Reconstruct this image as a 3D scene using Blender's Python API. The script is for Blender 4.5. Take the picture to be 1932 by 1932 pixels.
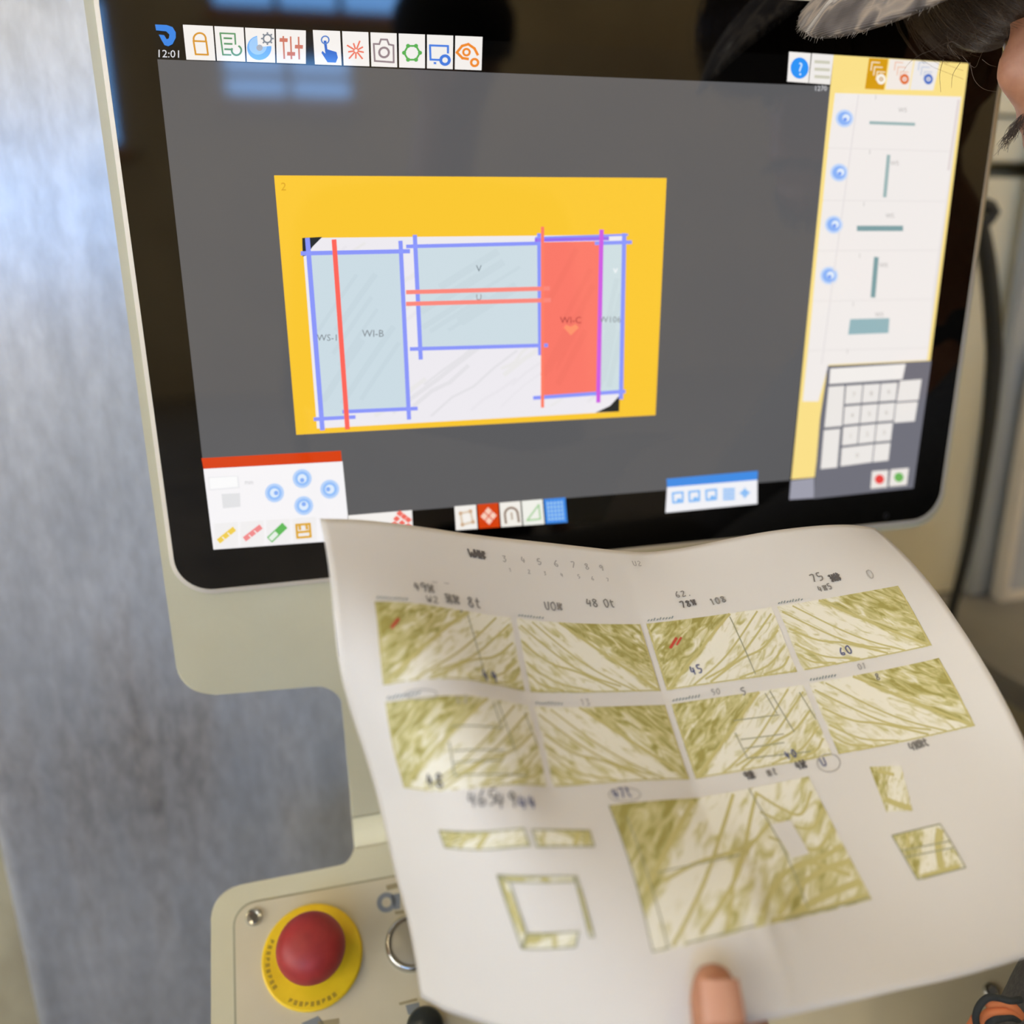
import bpy, bmesh, math, random
from mathutils import Vector, Matrix, Quaternion
random.seed(7)
for o in list(bpy.data.objects):
    bpy.data.objects.remove(o)
scene = bpy.context.scene
COL = scene.collection

# ------------------------------------------------------------------ camera
# Frame S: origin at the centre of the display, x right, y up, z out of the screen (metres).
# World: the screen is vertical and faces -Y; its centre stands HZ above the floor.
HZ = 1.35
FPX = 1618.0
CAM = Vector((-0.18476, 0.02919, 0.50153))
VIEW = Vector((0.23508, -0.29323, -0.92669))
CUP = Vector((0.08279, 0.95598, -0.28149))
RIGHT = Vector((0.96844, -0.01054, 0.24901))
def W(p):
    return Vector((p[0], -p[2], p[1] + HZ))
def WD(p):
    return Vector((p[0], -p[2], p[1]))
def camS(r, d, z):          # camera-relative (right, down, forward) -> S
    return CAM + RIGHT * r - CUP * d + VIEW * z
def ray(x, y):
    return VIEW + RIGHT * ((x - 966) / FPX) - CUP * ((y - 966) / FPX)
def pix(x, y, z=0.0):       # pixel -> point of the plane at S-depth z
    d = ray(x, y)
    return CAM + d * ((z - CAM.z) / d.z)
def pixd(x, y, depth):
    return CAM + ray(x, y) * depth
def proj(p):
    q = Vector(p) - CAM
    z = q.dot(VIEW)
    return 966 + FPX * q.dot(RIGHT) / z, 966 - FPX * q.dot(CUP) / z

cam_d = bpy.data.cameras.new('camera')
cam = bpy.data.objects.new('camera', cam_d)
COL.objects.link(cam)
cam_d.sensor_width = 36
cam_d.lens = FPX / 1932 * 36
cam_d.clip_start = 0.01
m = Matrix.Identity(3)
rw, uw, bw = WD(RIGHT).normalized(), WD(CUP), -WD(VIEW).normalized()
uw = bw.cross(rw).normalized(); rw = uw.cross(bw).normalized()
for i in range(3):
    m[i][0], m[i][1], m[i][2] = rw[i], uw[i], bw[i]
cam.matrix_world = Matrix.Translation(W(CAM)) @ m.to_4x4()
cam_d.dof.use_dof = True
cam_d.dof.focus_distance = 0.435
cam_d.dof.aperture_fstop = 3.6
scene.camera = cam

# ------------------------------------------------------------------ world, exposure
wd = bpy.data.worlds.new('world'); scene.world = wd; wd.use_nodes = True
wd.node_tree.nodes['Background'].inputs[0].default_value = (0.55, 0.75, 1.0, 1)
wd.node_tree.nodes['Background'].inputs[1].default_value = 1.0
vs = scene.view_settings
vs.view_transform = 'Standard'; vs.look = 'None'; vs.gamma = 1; vs.use_curve_mapping = False
vs.exposure = -0.38
WINDOW_LIGHT = 20.0      # brightness of the sky seen through the hall windows
LAMP_LIGHT = 90.0        # hall lamps

# ------------------------------------------------------------------ helpers
def lin(c):
    if isinstance(c, str):
        c = tuple(int(c[i:i+2], 16) for i in (0, 2, 4))
    return tuple(((v/255)/12.92 if v/255 <= .04045 else ((v/255+.055)/1.055)**2.4) for v in c)
MATS = {}
def mat(name, color=(200, 200, 200), rough=.5, metal=0., spec=.5, emit=None, estr=1., coat=0., bump=None, noise=None, sub=0., lincol=None):
    if name in MATS: return MATS[name]
    m = bpy.data.materials.new(name); m.use_nodes = True
    nt = m.node_tree; b = nt.nodes['Principled BSDF']
    c = lincol or lin(color)
    b.inputs['Base Color'].default_value = (*c, 1)
    b.inputs['Roughness'].default_value = rough
    b.inputs['Metallic'].default_value = metal
    b.inputs['Specular IOR Level'].default_value = spec
    b.inputs['Coat Weight'].default_value = coat
    if sub:
        b.inputs['Subsurface Weight'].default_value = sub
        b.inputs['Subsurface Radius'].default_value = (.004, .0015, .0008)
        b.inputs['Subsurface Scale'].default_value = 1.0
    if emit is not None:
        b.inputs['Emission Color'].default_value = (*lin(emit), 1)
        b.inputs['Emission Strength'].default_value = estr
    if noise:       # (scale, colour2, stretch xyz, lo, hi)
        tc = nt.nodes.new('ShaderNodeTexCoord'); mp = nt.nodes.new('ShaderNodeMapping')
        mp.inputs['Scale'].default_value = noise[2]
        nz = nt.nodes.new('ShaderNodeTexNoise'); nz.inputs['Scale'].default_value = noise[0]; nz.inputs['Detail'].default_value = 6
        rp = nt.nodes.new('ShaderNodeValToRGB')
        rp.color_ramp.elements[0].position = noise[3]; rp.color_ramp.elements[0].color = (*c, 1)
        rp.color_ramp.elements[1].position = noise[4]; rp.color_ramp.elements[1].color = (*lin(noise[1]), 1)
        nt.links.new(tc.outputs['Object'], mp.inputs[0]); nt.links.new(mp.outputs[0], nz.inputs['Vector'])
        nt.links.new(nz.outputs[0], rp.inputs[0]); nt.links.new(rp.outputs[0], b.inputs['Base Color'])
    if bump:        # (scale, strength, distance)
        tc = nt.nodes.new('ShaderNodeTexCoord')
        nz = nt.nodes.new('ShaderNodeTexNoise'); nz.inputs['Scale'].default_value = bump[0]; nz.inputs['Detail'].default_value = 3
        bp = nt.nodes.new('ShaderNodeBump'); bp.inputs['Strength'].default_value = bump[1]; bp.inputs['Distance'].default_value = bump[2]
        nt.links.new(tc.outputs['Object'], nz.inputs['Vector'])
        nt.links.new(nz.outputs[0], bp.inputs['Height']); nt.links.new(bp.outputs[0], b.inputs['Normal'])
    MATS[name] = m
    return m
def link(name, me, material, parent=None):
    o = bpy.data.objects.new(name, me); COL.objects.link(o)
    if material is not None:
        for mm in (material if isinstance(material, (list, tuple)) else [material]): me.materials.append(mm)
    if parent is not None: o.parent = parent
    return o
def tag(o, label=None, cat=None, group=None, kind=None):
    if label: o['label'] = label
    if cat: o['category'] = cat
    if group: o['group'] = group
    if kind: o['kind'] = kind
    return o
def empty(name, loc):
    o = bpy.data.objects.new(name, None); COL.objects.link(o); o.location = loc; o.empty_display_size = .05
    return o
def local(parent, verts):
    if parent is None: return verts
    p = parent
    off = Vector((0, 0, 0))
    while p is not None:
        off += p.location; p = p.parent
    return [Vector(v) - off for v in verts]
def mesh(name, verts, faces, material, parent=None, smooth=False, uvs=None):
    """verts in world coordinates"""
    me = bpy.data.meshes.new(name)
    me.from_pydata([tuple(v) for v in local(parent, verts)], [], faces)
    if uvs:
        l = me.uv_layers.new(name='UVMap')
        for lp in me.loops: l.data[lp.index].uv = uvs[lp.vertex_index]
    me.update()
    if smooth:
        for p in me.polygons: p.use_smooth = True
    return link(name, me, material, parent)
def from_bm(name, bm, material, parent=None, smooth=False):
    if parent is not None:
        off = Vector((0, 0, 0)); p = parent
        while p is not None: off += p.location; p = p.parent
        bmesh.ops.translate(bm, verts=bm.verts, vec=-off)
    bmesh.ops.recalc_face_normals(bm, faces=bm.faces)
    me = bpy.data.meshes.new(name); bm.to_mesh(me); bm.free()
    if smooth:
        for p in me.polygons: p.use_smooth = True
    return link(name, me, material, parent)
def box(bm, lo, hi):
    vs_ = [bm.verts.new((x, y, z)) for x in (lo[0], hi[0]) for y in (lo[1], hi[1]) for z in (lo[2], hi[2])]
    for f in ((0,1,3,2),(4,6,7,5),(0,4,5,1),(2,3,7,6),(0,2,6,4),(1,5,7,3)): bm.faces.new([vs_[i] for i in f])
def boxobj(name, lo, hi, material, parent=None, bev=0.):
    bm = bmesh.new(); box(bm, lo, hi)
    if bev: bmesh.ops.bevel(bm, geom=list(bm.edges), offset=bev, segments=2, affect='EDGES')
    return from_bm(name, bm, material, parent)
def tube(bm, pts, radii, n=8, cap=True):
    pts = [Vector(p) for p in pts]
    if not isinstance(radii, (list, tuple)): radii = [radii]*len(pts)
    rings = []; up = Vector((.123, .77, .31)).normalized()
    for i, p in enumerate(pts):
        t = (pts[min(i+1, len(pts)-1)] - pts[max(i-1, 0)]).normalized()
        a = t.cross(up)
        if a.length < 1e-3: a = t.cross(Vector((1, 0, 0)))
        a.normalize(); b = t.cross(a)
        up = a.cross(t) if False else up
        rings.append([bm.verts.new(p + (a*math.cos(2*math.pi*k/n) + b*math.sin(2*math.pi*k/n))*radii[i]) for k in range(n)])
    for r0, r1 in zip(rings, rings[1:]):
        for k in range(n): bm.faces.new((r0[k], r0[(k+1) % n], r1[(k+1) % n], r1[k]))
    if cap: bm.faces.new(rings[0]); bm.faces.new(rings[-1][::-1])
def lathe(bm, origin, axis, prof, n=40):
    """prof: list of (radius, height) along axis"""
    axis = Vector(axis).normalized(); a = axis.orthogonal().normalized(); b = axis.cross(a); origin = Vector(origin)
    rings = []
    for r, h in prof:
        c = origin + axis*h
        if r < 1e-6: rings.append([bm.verts.new(c)])
        else: rings.append([bm.verts.new(c + (a*math.cos(2*math.pi*k/n)+b*math.sin(2*math.pi*k/n))*r) for k in range(n)])
    for r0, r1 in zip(rings, rings[1:]):
        if len(r0) == 1 and len(r1) == 1: continue
        for k in range(n):
            k2 = (k+1) % n
            if len(r0) == 1: bm.faces.new((r0[0], r1[k2], r1[k]))
            elif len(r1) == 1: bm.faces.new((r0[k], r0[k2], r1[0]))
            else: bm.faces.new((r0[k], r0[k2], r1[k2], r1[k]))
def spline(pts, n):
    """Catmull-Rom through pts, n samples for each span"""
    P = [Vector(p) for p in pts]; P = [P[0]*2-P[1]] + P + [P[-1]*2-P[-2]]
    out = []
    for i in range(1, len(P)-2):
        for k in range(n):
            t = k/n
            out.append(.5*((2*P[i]) + (P[i+1]-P[i-1])*t + (2*P[i-1]-5*P[i]+4*P[i+1]-P[i+2])*t*t + (3*P[i]-P[i-1]-3*P[i+1]+P[i+2])*t**3))
    out.append(P[-2]); return out
def rounded(pts, radii, n=8):
    """round the corners of a 2-D polygon"""
    out = []; N = len(pts)
    for i in range(N):
        p, a, b = Vector(pts[i]), Vector(pts[i-1]), Vector(pts[(i+1) % N]); r = radii[i] if isinstance(radii, (list, tuple)) else radii
        if r <= 0: out.append(p); continue
        da, db = (a-p).normalized(), (b-p).normalized()
        ang = da.angle(db); d = r/math.tan(ang/2)
        s, e = p+da*d, p+db*d
        c = p + (da+db).normalized()*(r/math.sin(ang/2))
        a0 = math.atan2(s.y-c.y, s.x-c.x); a1 = math.atan2(e.y-c.y, e.x-c.x)
        dl = (a1-a0+math.pi) % (2*math.pi)-math.pi
        for k in range(n+1):
            t = a0+dl*k/n; out.append(Vector((c.x+r*math.cos(t), c.y+r*math.sin(t))))
    return out
def plate(name, outline, frame, z0, z1, material, parent=None, bev=0., seg=2):
    """extruded outline; frame maps (x,y,z) -> world"""
    bm = bmesh.new()
    f = [bm.verts.new(frame(p[0], p[1], z1)) for p in outline]
    k = [bm.verts.new(frame(p[0], p[1], z0)) for p in outline]
    F = bm.faces.new(f); bm.faces.new(k[::-1]); N = len(f)
    for i in range(N): bm.faces.new((f[i], k[i], k[(i+1) % N], f[(i+1) % N]))
    if bev: bmesh.ops.bevel(bm, geom=list(F.edges), offset=bev, segments=seg, affect='EDGES', profile=.5)
    return from_bm(name, bm, material, parent)

# ------------------------------------------------------------------ the hall
hall_m = mat('hall_plaster', (222, 204, 164), .85, bump=(6, .2, .01), noise=(1.2, (200, 182, 146), (1, 1, 1), .35, .7))
dark_m = mat('hall_steel_cladding', (96, 88, 74), .7, noise=(2, (80, 72, 60), (1, 1, .2), .35, .7))
floor_m = mat('hall_concrete', (150, 140, 122), .7, bump=(20, .2, .005), noise=(3, (118, 110, 96), (1, 1, 1), .35, .7))
X0, X1, Y0, Y1, ZC = -6.0, 7.0, -8.5, 4.0, 5.6
tag(boxobj('floor', (X0, Y0, -.1), (X1, Y1, 0), floor_m), kind='structure')
tag(boxobj('ceiling', (X0, Y0, ZC), (X1, Y1, ZC+.1), dark_m), kind='structure')
tag(boxobj('wall_front', (X0, Y1, 0), (X1, Y1+.1, ZC), hall_m), kind='structure')
tag(boxobj('wall_right', (X1, Y0, 0), (X1+.1, Y1, ZC), hall_m), kind='structure')
def wall_with_openings(name, along, a0, a1, at, thick, material, openings):
    """wall along x ('x') or y ('y') with rectangular openings (a0,a1,z0,z1), all openings share z range bands"""
    bm = bmesh.new()
    zs = sorted({0, ZC} | {o[2] for o in openings} | {o[3] for o in openings})
    for z0, z1 in zip(zs, zs[1:]):
        cuts = sorted((o[0], o[1]) for o in openings if o[2] <= z0 and o[3] >= z1)
        s = a0
        for c0, c1 in cuts + [(a1, a1)]:
            if c0 > s:
                if along == 'x': box(bm, (s, at, z0), (c0, at+thick, z1))
                else: box(bm, (at, s, z0), (at+thick, c0, z1))
            s = c1
    return tag(from_bm(name, bm, material), kind='structure')
sky_m = mat('window_sky_bright', (0, 0, 0), .2, emit=(246, 244, 240), estr=WINDOW_LIGHT*.56)
sky_b = mat('window_sky_blue', (0, 0, 0), .2, emit=(124, 184, 255), estr=WINDOW_LIGHT*.72)
frame_m = mat('window_frame_steel', (120, 104, 80), .5)
wood_m = mat('window_beam', (214, 150, 70), .5)
back_open = [(-5.2, -3.5, 2.3, 4.7), (-3.2, -1.5, 2.3, 4.7), (-.62, 1.1, 3.47, 4.7), (-.58, .6, 2.74, 3.12), (4.5, 4.9, 3.2, 3.9)]
left_open = [(-7.8, -5.6, 1.2, 4.6), (-5.2, -3.0, 1.2, 4.6), (-2.6, -0.4, 1.2, 4.6)]
wall_with_openings('wall_back', 'x', X0, X1, Y0-.15, .15, hall_m, back_open)
wall_with_openings('wall_left', 'y', Y0, Y1, X0-.15, .15, hall_m, left_open)
wn = 0
def hall_window(along, a0, a1, z0, z1, at, inward, sky_m=None):
    global wn; wn += 1
    cx = (at, (a0+a1)/2, z0) if along == 'y' else ((a0+a1)/2, at, z0)
    e = tag(empty('window_%d' % wn, cx), kind='structure')
    def bx(name, p0, p1, q0, q1, d0, d1, mm):
        lo, hi = ((p0, d0, q0), (p1, d1, q1)) if along == 'x' else ((d0, p0, q0), (d1, p1, q1))
        return boxobj(name, tuple(map(min, lo, hi)), tuple(map(max, lo, hi)), mm, e)
    nx, nz = max(1, round((a1-a0)/.5)), 2
    d = -.06*inward
    for i in range(nx):
        for j in range(nz):
            bx('pane', a0+(a1-a0)*i/nx+.02, a0+(a1-a0)*(i+1)/nx-.02, z0+(z1-z0)*j/nz+.02, z0+(z1-z0)*(j+1)/nz-.02, at+d, at+d-.01*inward, sky_m)
    for i in range(nx+1): bx('mullion', a0+(a1-a0)*i/nx-.03, a0+(a1-a0)*i/nx+.03, z0, z1, at+d+.02*inward, at+d-.03*inward, frame_m)
    for j in range(nz+1): bx('transom', a0, a1, z0+(z1-z0)*j/nz-.03, z0+(z1-z0)*j/nz+.03, at+d+.025*inward, at+d-.035*inward, frame_m)
    bx('window_sill', a0-.05, a1+.05, z0-.1, z0-.035, at+.1*inward, at-.02*inward, wood_m)
for o in back_open: hall_window('x', *o, Y0, 1, sky_b)
for o in left_open: hall_window('y', *o, X0, 1, sky_m)
lamp_m = mat('lamp_tube', (0, 0, 0), .4, emit=(255, 232, 190), estr=LAMP_LIGHT)
lampbody_m = mat('lamp_body', (190, 190, 185), .4)
for k, (lx, ly) in enumerate([(-2.2, -1.2), (2.2, -1.2), (-2.2, -5), (2.2, -5), (1.6, -7.3), (4.6, -7.3)]):  # the last two are added, unseen lamps that brighten the rear wall
    e = tag(empty('ceiling_light', (lx, ly, ZC)), ['long tube light on the ceiling beside the window wall above the terminal', 'long tube light on the ceiling on the cabinet side above the terminal', 'long tube light on the ceiling near the rear windows and window wall', 'long tube light on the ceiling mid-hall, away from the window wall', 'added tube light brightening the rear wall, over the middle rear windows', 'added tube light brightening the rear wall, in the corner by the blank side wall'][k], 'ceiling light', 'hall ceiling lights')
    boxobj('lamp_body', (lx-.12, ly-.8, ZC-.12), (lx+.12, ly+.8, ZC), lampbody_m, e, .01)
    for s in (-.05, .05):
        bm = bmesh.new(); tube(bm, [(lx+s, ly-.75, ZC-.16), (lx+s, ly+.75, ZC-.16)], .025, 10); from_bm('tube', bm, lamp_m, e, True)

# ------------------------------------------------------------------ sheet metal behind the terminal
def sheet_material():
    m = bpy.data.materials.new('stained_sheet_metal'); m.use_nodes = True; nt = m.node_tree; N = nt.nodes; L = nt.links
    b = N['Principled BSDF']; b.inputs['Metallic'].default_value = .3; b.inputs['Roughness'].default_value = .34
    tc = N.new('ShaderNodeTexCoord')
    def noise(scale, st, det=5, dist=0.):
        mp = N.new('ShaderNodeMapping'); mp.inputs['Scale'].default_value = st
        n = N.new('ShaderNodeTexNoise'); n.inputs['Scale'].default_value = scale; n.inputs['Detail'].default_value = det; n.inputs['Distortion'].default_value = dist
        L.new(tc.outputs['Object'], mp.inputs[0]); L.new(mp.outputs[0], n.inputs['Vector']); return n.outputs[0]
    def ramp(src, a, b_, ca, cb):
        r = N.new('ShaderNodeValToRGB'); e = r.color_ramp.elements; e[0].position, e[1].position = a, b_; e[0].color = (*ca, 1); e[1].color = (*cb, 1); L.new(src, r.inputs[0]); return r.outputs[0]
    drips = noise(30, (1, 1, .16), 7, .25)
    fine = noise(110, (1, 1, .45), 5, .2)
    big = noise(4.2, (1, 1, .7), 3)
    c1 = ramp(drips, .36, .66, lin((186, 192, 199)), lin((214, 219, 225)))
    c2 = ramp(fine, .35, .7, (.82, .82, .82), (1.06, 1.06, 1.06))
    mx = N.new('ShaderNodeMix'); mx.data_type = 'RGBA'; mx.blend_type = 'MULTIPLY'; mx.inputs['Factor'].default_value = .8
    L.new(c1, mx.inputs['A']); L.new(c2, mx.inputs['B'])
    # a worn, dirty patch of its own
    sep = N.new('ShaderNodeSeparateXYZ'); L.new(tc.outputs['Object'], sep.inputs[0])
    vm = N.new('ShaderNodeVectorMath'); vm.operation = 'DISTANCE'
    mp = N.new('ShaderNodeMapping'); mp.inputs['Scale'].default_value = (1, 0, .95); L.new(tc.outputs['Object'], mp.inputs[0])
    L.new(mp.outputs[0], vm.inputs[0]); vm.inputs[1].default_value = STAIN
    sub = N.new('ShaderNodeMath'); sub.operation = 'MULTIPLY_ADD'; L.new(drips, sub.inputs[0]); sub.inputs[1].default_value = -.30; sh = N.new('ShaderNodeMath'); sh.operation = 'ADD'; sh.inputs[1].default_value = .5; L.new(vm.outputs['Value'], sh.inputs[0]); L.new(sh.outputs[0], sub.inputs[2])
    st = ramp(sub.outputs[0], .36, .47, (.9, .9, .9), (0, 0, 0))
    mx2 = N.new('ShaderNodeMix'); mx2.data_type = 'RGBA'; L.new(st, mx2.inputs['Factor']); L.new(mx.outputs['Result'], mx2.inputs['A'])
    L.new(ramp(fine, .3, .75, lin((130, 128, 126)), lin((192, 190, 188))), mx2.inputs['B'])
    L.new(mx2.outputs['Result'], b.inputs['Base Color'])
    rr = ramp(big, .3, .7, (.30, .30, .30), (.44, .44, .44)); L.new(rr, b.inputs['Roughness'])
    bp = N.new('ShaderNodeBump'); bp.inputs['Strength'].default_value = .06; bp.inputs['Distance'].default_value = .002; L.new(drips, bp.inputs['Height']); L.new(bp.outputs[0], b.inputs['Normal'])
    return m
ZS = -.13
cA, cB = pix(0, 1640, ZS), pix(60, 1932, ZS)
xl = (cA.x+cB.x)/2
sheet_o = W((xl, -.62, ZS))
STAIN = tuple(W(pix(230, 1455, ZS)) - sheet_o); STAIN = (STAIN[0], 0, STAIN[2]*.95)
sheet_m = sheet_material()
sp = tag(empty('sheet_metal_cover', W((xl, -1.35, ZS))), 'stained grey sheet metal machine cover standing behind the screen housing', 'machine cover')
bm = bmesh.new()
prof = rounded([(xl, ZS), (.25, ZS), (.25, ZS-.05), (xl, ZS-.05)], [.014, .004, .004, .014], 6)
for za, zb in ((-.62, .62),):
    A = [bm.verts.new(W((p.x, za, p.y))) for p in prof]; B = [bm.verts.new(W((p.x, zb, p.y))) for p in prof]
    bm.faces.new(A); bm.faces.new(B[::-1])
    for i in range(len(A)): bm.faces.new((A[i], A[(i+1) % len(A)], B[(i+1) % len(A)], B[i]))
    for f in bm.faces: f.smooth = len(f.verts) == 4
sheet = from_bm('cover_sheet', bm, sheet_m, sp)
# put the texture origin of the sheet at its lower left corner
off = sheet_o - sp.location
for v in sheet.data.vertices: v.co -= off
sheet.location = off
base_m = mat('machine_base_paint', (176, 168, 138), .5, noise=(9, (120, 108, 84), (1, 1, .6), .45, .75), bump=(60, .1, .001))
boxobj('base_frame', W((xl+.01, -1.35, -.05+ZS)), W((.24, -.62, ZS-.005)), base_m, sp, .006)
tag(boxobj('machine_pedestal', W((-1.3, -1.35, -.62)), W((xl+.1, -.42, -.22)), base_m, None, .01), 'beige stained machine pedestal behind the lower edge of the sheet metal cover', 'pedestal')

# ------------------------------------------------------------------ control terminal
paint = mat('beige_powder_coat', (203, 199, 170), .42, bump=(140, .25, .0012), noise=(7, (192, 187, 156), (1, 1, 1), .4, .7))
paint2 = mat('beige_face_plate', (201, 192, 164), .40, noise=(10, (191, 182, 152), (1, 1, 1), .4, .7))
glass_m = mat('black_glass', (1, 1, 1), .035, spec=.65)
term = tag(empty('control_terminal', W((0, -1.35, -.03))), 'beige machine control terminal with a large black glass touch screen and red emergency stop', 'control terminal')
fr = lambda x, y, z: W((x, y, z))
ZP = -.0025
BY = -.3364                      # where the neck starts to bend forward
plate_pts = [(-.2672, .172), (-.2672, -.2312), (-.1705, -.2345), (-.1705, BY), (.165, BY), (.165, -.1685), (.2680, -.1685), (.2680, .172)]
plate('front_plate', rounded(plate_pts, [.02, .021, -1, -1, -1, .02, .022, .02]), fr, ZP-.004, ZP, paint, term, .0012)
# inner corner of the cut-out
fil = [(-.1705, -.2345)] + [(-.1705-.019+.019*math.cos(t), -.2345-.019+.019*math.sin(t)) for t in [math.pi/2*k/8 for k in range(9)]][::1]
plate('plate_gusset', [(-.1705, -.2340), (-.1705, -.2535)] + fil[1:][0:] + [(-.1895, -.2338)], fr, ZP-.004, ZP-.0001, paint, term)
# shallow housing behind the plate
plate('screen_housing', rounded([(-.258, .165), (-.258, -.168), (.262, -.168), (.262, .165)], .02), fr, -.06, ZP-.004, paint, term, .003)
glass_o = rounded([(-.2600, .1650), (-.2600, -.1615), (.2625, -.1615), (.2625, .1650)], .021, 12)
lip_o = rounded([(-.2625, .1675), (-.2625, -.1645), (.2655, -.1645), (.2655, .1675)], .0235, 12)
lip_m = mat('bright_lip', (214, 206, 190), .35)
bm = bmesh.new()
N = len(glass_o)
R0 = [[bm.verts.new(W((p.x, p.y, z))) for p in oo] for oo, z in ((lip_o, ZP-.001), (lip_o, -.0008), (glass_o, .0004), (glass_o, ZP-.001))]
for a, b in zip(R0, R0[1:]):
    for i in range(N): bm.faces.new((a[i], a[(i+1) % N], b[(i+1) % N], b[i]))
from_bm('glass_lip', bm, lip_m, term)
plate('screen_glass', glass_o, fr, ZP, 0, glass_m, term)
bm = bmesh.new(); lathe(bm, W(pix(1672, 973, 0)), WD((0, 0, 1)), [(.0022, 0), (.0022, .0002), (.0014, .0002), (.0014, 0)], 20); from_bm('screen_sensor', bm, mat('sensor_grey', (38, 38, 40), .3), term)
plate('plate_slot', rounded([tuple(pix(a, b, 0).xy) for a, b in ((634, 1168), (641, 1243), (668, 1240), (662, 1166))], .002), fr, ZP-.003, ZP+.0002, mat('slot_dark', (58, 66, 60), .5), term)
plate('rear_bracket', rounded([(-.03, -.36), (.03, -.36), (.03, .05), (-.03, .05)], .004), fr, -.10, -.05, paint, term)
boxobj('support_post', W((-.04, -1.33, -.10)), W((.04, -.30, -.03)), paint, term, .004)
boxobj('foot_plate', W((-.15, -1.35, -.12)), W((.15, -1.33, .10)), paint, term, .004)

# bend and control panel, tilted towards the operator
TT = math.radians(56); PO = Vector((0, -.347, ZP)); PD = Vector((0, -math.cos(TT), math.sin(TT))); PN = Vector((0, math.sin(TT), math.cos(TT)))
def pan(x, v, h=0.): return W(PO + Vector((x, 0, 0)) + PD*v + PN*h)
def plpix(x, y):
    d = ray(x, y); k = (PO-CAM).dot(PN)/d.dot(PN); P = CAM+d*k; return Vector((P.x, (P-PO).dot(PD)))
RB = .02; vs_ = []; fs = []
nb = 10
for sgn, off in ((0, 0.), (1, .004)):
    for k in range(nb+1):
        ph = TT*k/nb
        for x in (-.1705, .165):
            vs_.append(W((x, BY-(RB+off)*math.sin(ph), ZP+RB-(RB+off)*math.cos(ph))))
for s in (0, 1):
    for k in range(nb):
        a = s*2*(nb+1)+2*k; fs.append((a, a+1, a+3, a+2))
for k in range(nb):
    for c in (0, 1):
        a = 2*k+c; fs.append((a, a+2, a+2+2*(nb+1), a+2*(nb+1)))
mesh('neck_bend', vs_, fs, paint, term, True)
VA = RB*math.tan(TT/2)
PXR, PVB = .283, .215
pts = [(-.1705, VA), (-.1705, .0215), (-.262, .0215), (-.262, PVB), (PXR, PVB), (PXR, .0215), (.165, .0215), (.165, VA)]
plate('control_panel', rounded(pts, [-1, -1, .017, .02, .02, .017, -1, -1]), pan, -.004, 0, paint, term, .0012)
g1 = [(-.1705, VA-.003)] + [(-.1705-.014+.014*math.cos(t), .0215-.014+.014*math.sin(t)) for t in [math.pi/2*k/8 for k in range(9)]][::1]
plate('panel_gusset', [(-.1700, .0075), (-.1700, .0220), (-.1850, .0220)] + [(-.1845+.014*math.sin(t), .0075+.014*math.cos(t)) for t in [math.pi/2*k/8 for k in range(9)]], pan, -.004, -.0001, paint, term)
gin = [(-.2475, .0345), (-.2475, .20), (.262, .20), (.262, .0345)]
groove_m = mat('painted_groove_shade', (150, 146, 122), .5)
bmo = rounded([(-.2490, .033), (-.2490, .2015), (.2635, .2015), (.2635, .033)], .0135)
plate('groove_shade_strip', bmo, pan, -.001, .0003, groove_m, term)  # flat darker beige strip, painted in for the shade of the groove
plate('face_plate', rounded(gin, .012), pan, -.001, .0016, paint2, term, .0007)
FP = .0016
chrome = mat('chrome', (200, 200, 196), .18, metal=1.)
def pn3(px_, h=0.): p = plpix(*px_); return pan(p.x, p.y, h)
axis = WD(PN)
# screw
for c in ((480, 1732),):
    bm = bmesh.new(); lathe(bm, pn3(c, FP), axis, [(.0052, 0), (.0052, .0012), (.0046, .0024), (.0030, .0028), (.0024, .0016), (0, .0016)], 24); from_bm('panel_screw', bm, chrome, term, False)
# emergency stop
ec = plpix(590, 1806)
def pc(h): return pan(ec.x, ec.y, h)
def emp_mesh(name, prof, m_, parent, smooth=True):
    bm = bmesh.new(); lathe(bm, pc(0), axis, prof, 56); return from_bm(name, bm, m_, parent, smooth)
yellow = mat('safety_yellow', (236, 200, 22), .45, noise=(60, (226, 186, 10), (1, 1, 1), .4, .7))
red = mat('estop_red', (160, 44, 42), .5, noise=(120, (146, 38, 38), (1, 1, 1), .4, .7))
base = emp_mesh('emergency_stop_ring', [(.0302, FP), (.0302, FP+.0022), (.0292, FP+.0030), (.012, FP+.0030), (.012, FP)], yellow, term, False)
emp_mesh('collar', [(.0165, FP+.002), (.0165, FP+.007), (.0152, FP+.0085), (.010, FP+.0085)], mat('collar_grey', (178, 168, 140), .4), base)
cap = emp_mesh('emergency_stop_button', [(.0115, FP+.006), (.0140, FP+.010), (.0150, FP+.016), (.0185, FP+.0175), (.0200, FP+.0195), (.0203, FP+.0225), (.0198, FP+.0255), (.0180, FP+.0295), (.0145, FP+.0330), (.010, FP+.0352), (.005, FP+.0362), (0, FP+.0365)], red, term)
cap['label'] = 'red mushroom push button'; base['label'] = 'round yellow backing ring'
mark_m = mat('ring_print', (166, 136, 24), .6)
for a0, a1, n in ((150, 215, 9), (235, 300, 9)):
    bm = bmesh.new()
    for k in range(n):
        a = math.radians(a0+(a1-a0)*k/n); b = a+math.radians((a1-a0)/n*.62)
        q = [(r*math.cos(t), r*math.sin(t)) for r, t in ((.0252, a), (.0252, b), (.0278 if k % 3 else .0265, b), (.0278, a))]
        bm.faces.new([bm.verts.new(pan(ec.x+x, ec.y-y, FP+.0032)) for x, y in q])
    from_bm('ring_lettering', bm, mark_m, base)
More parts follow.
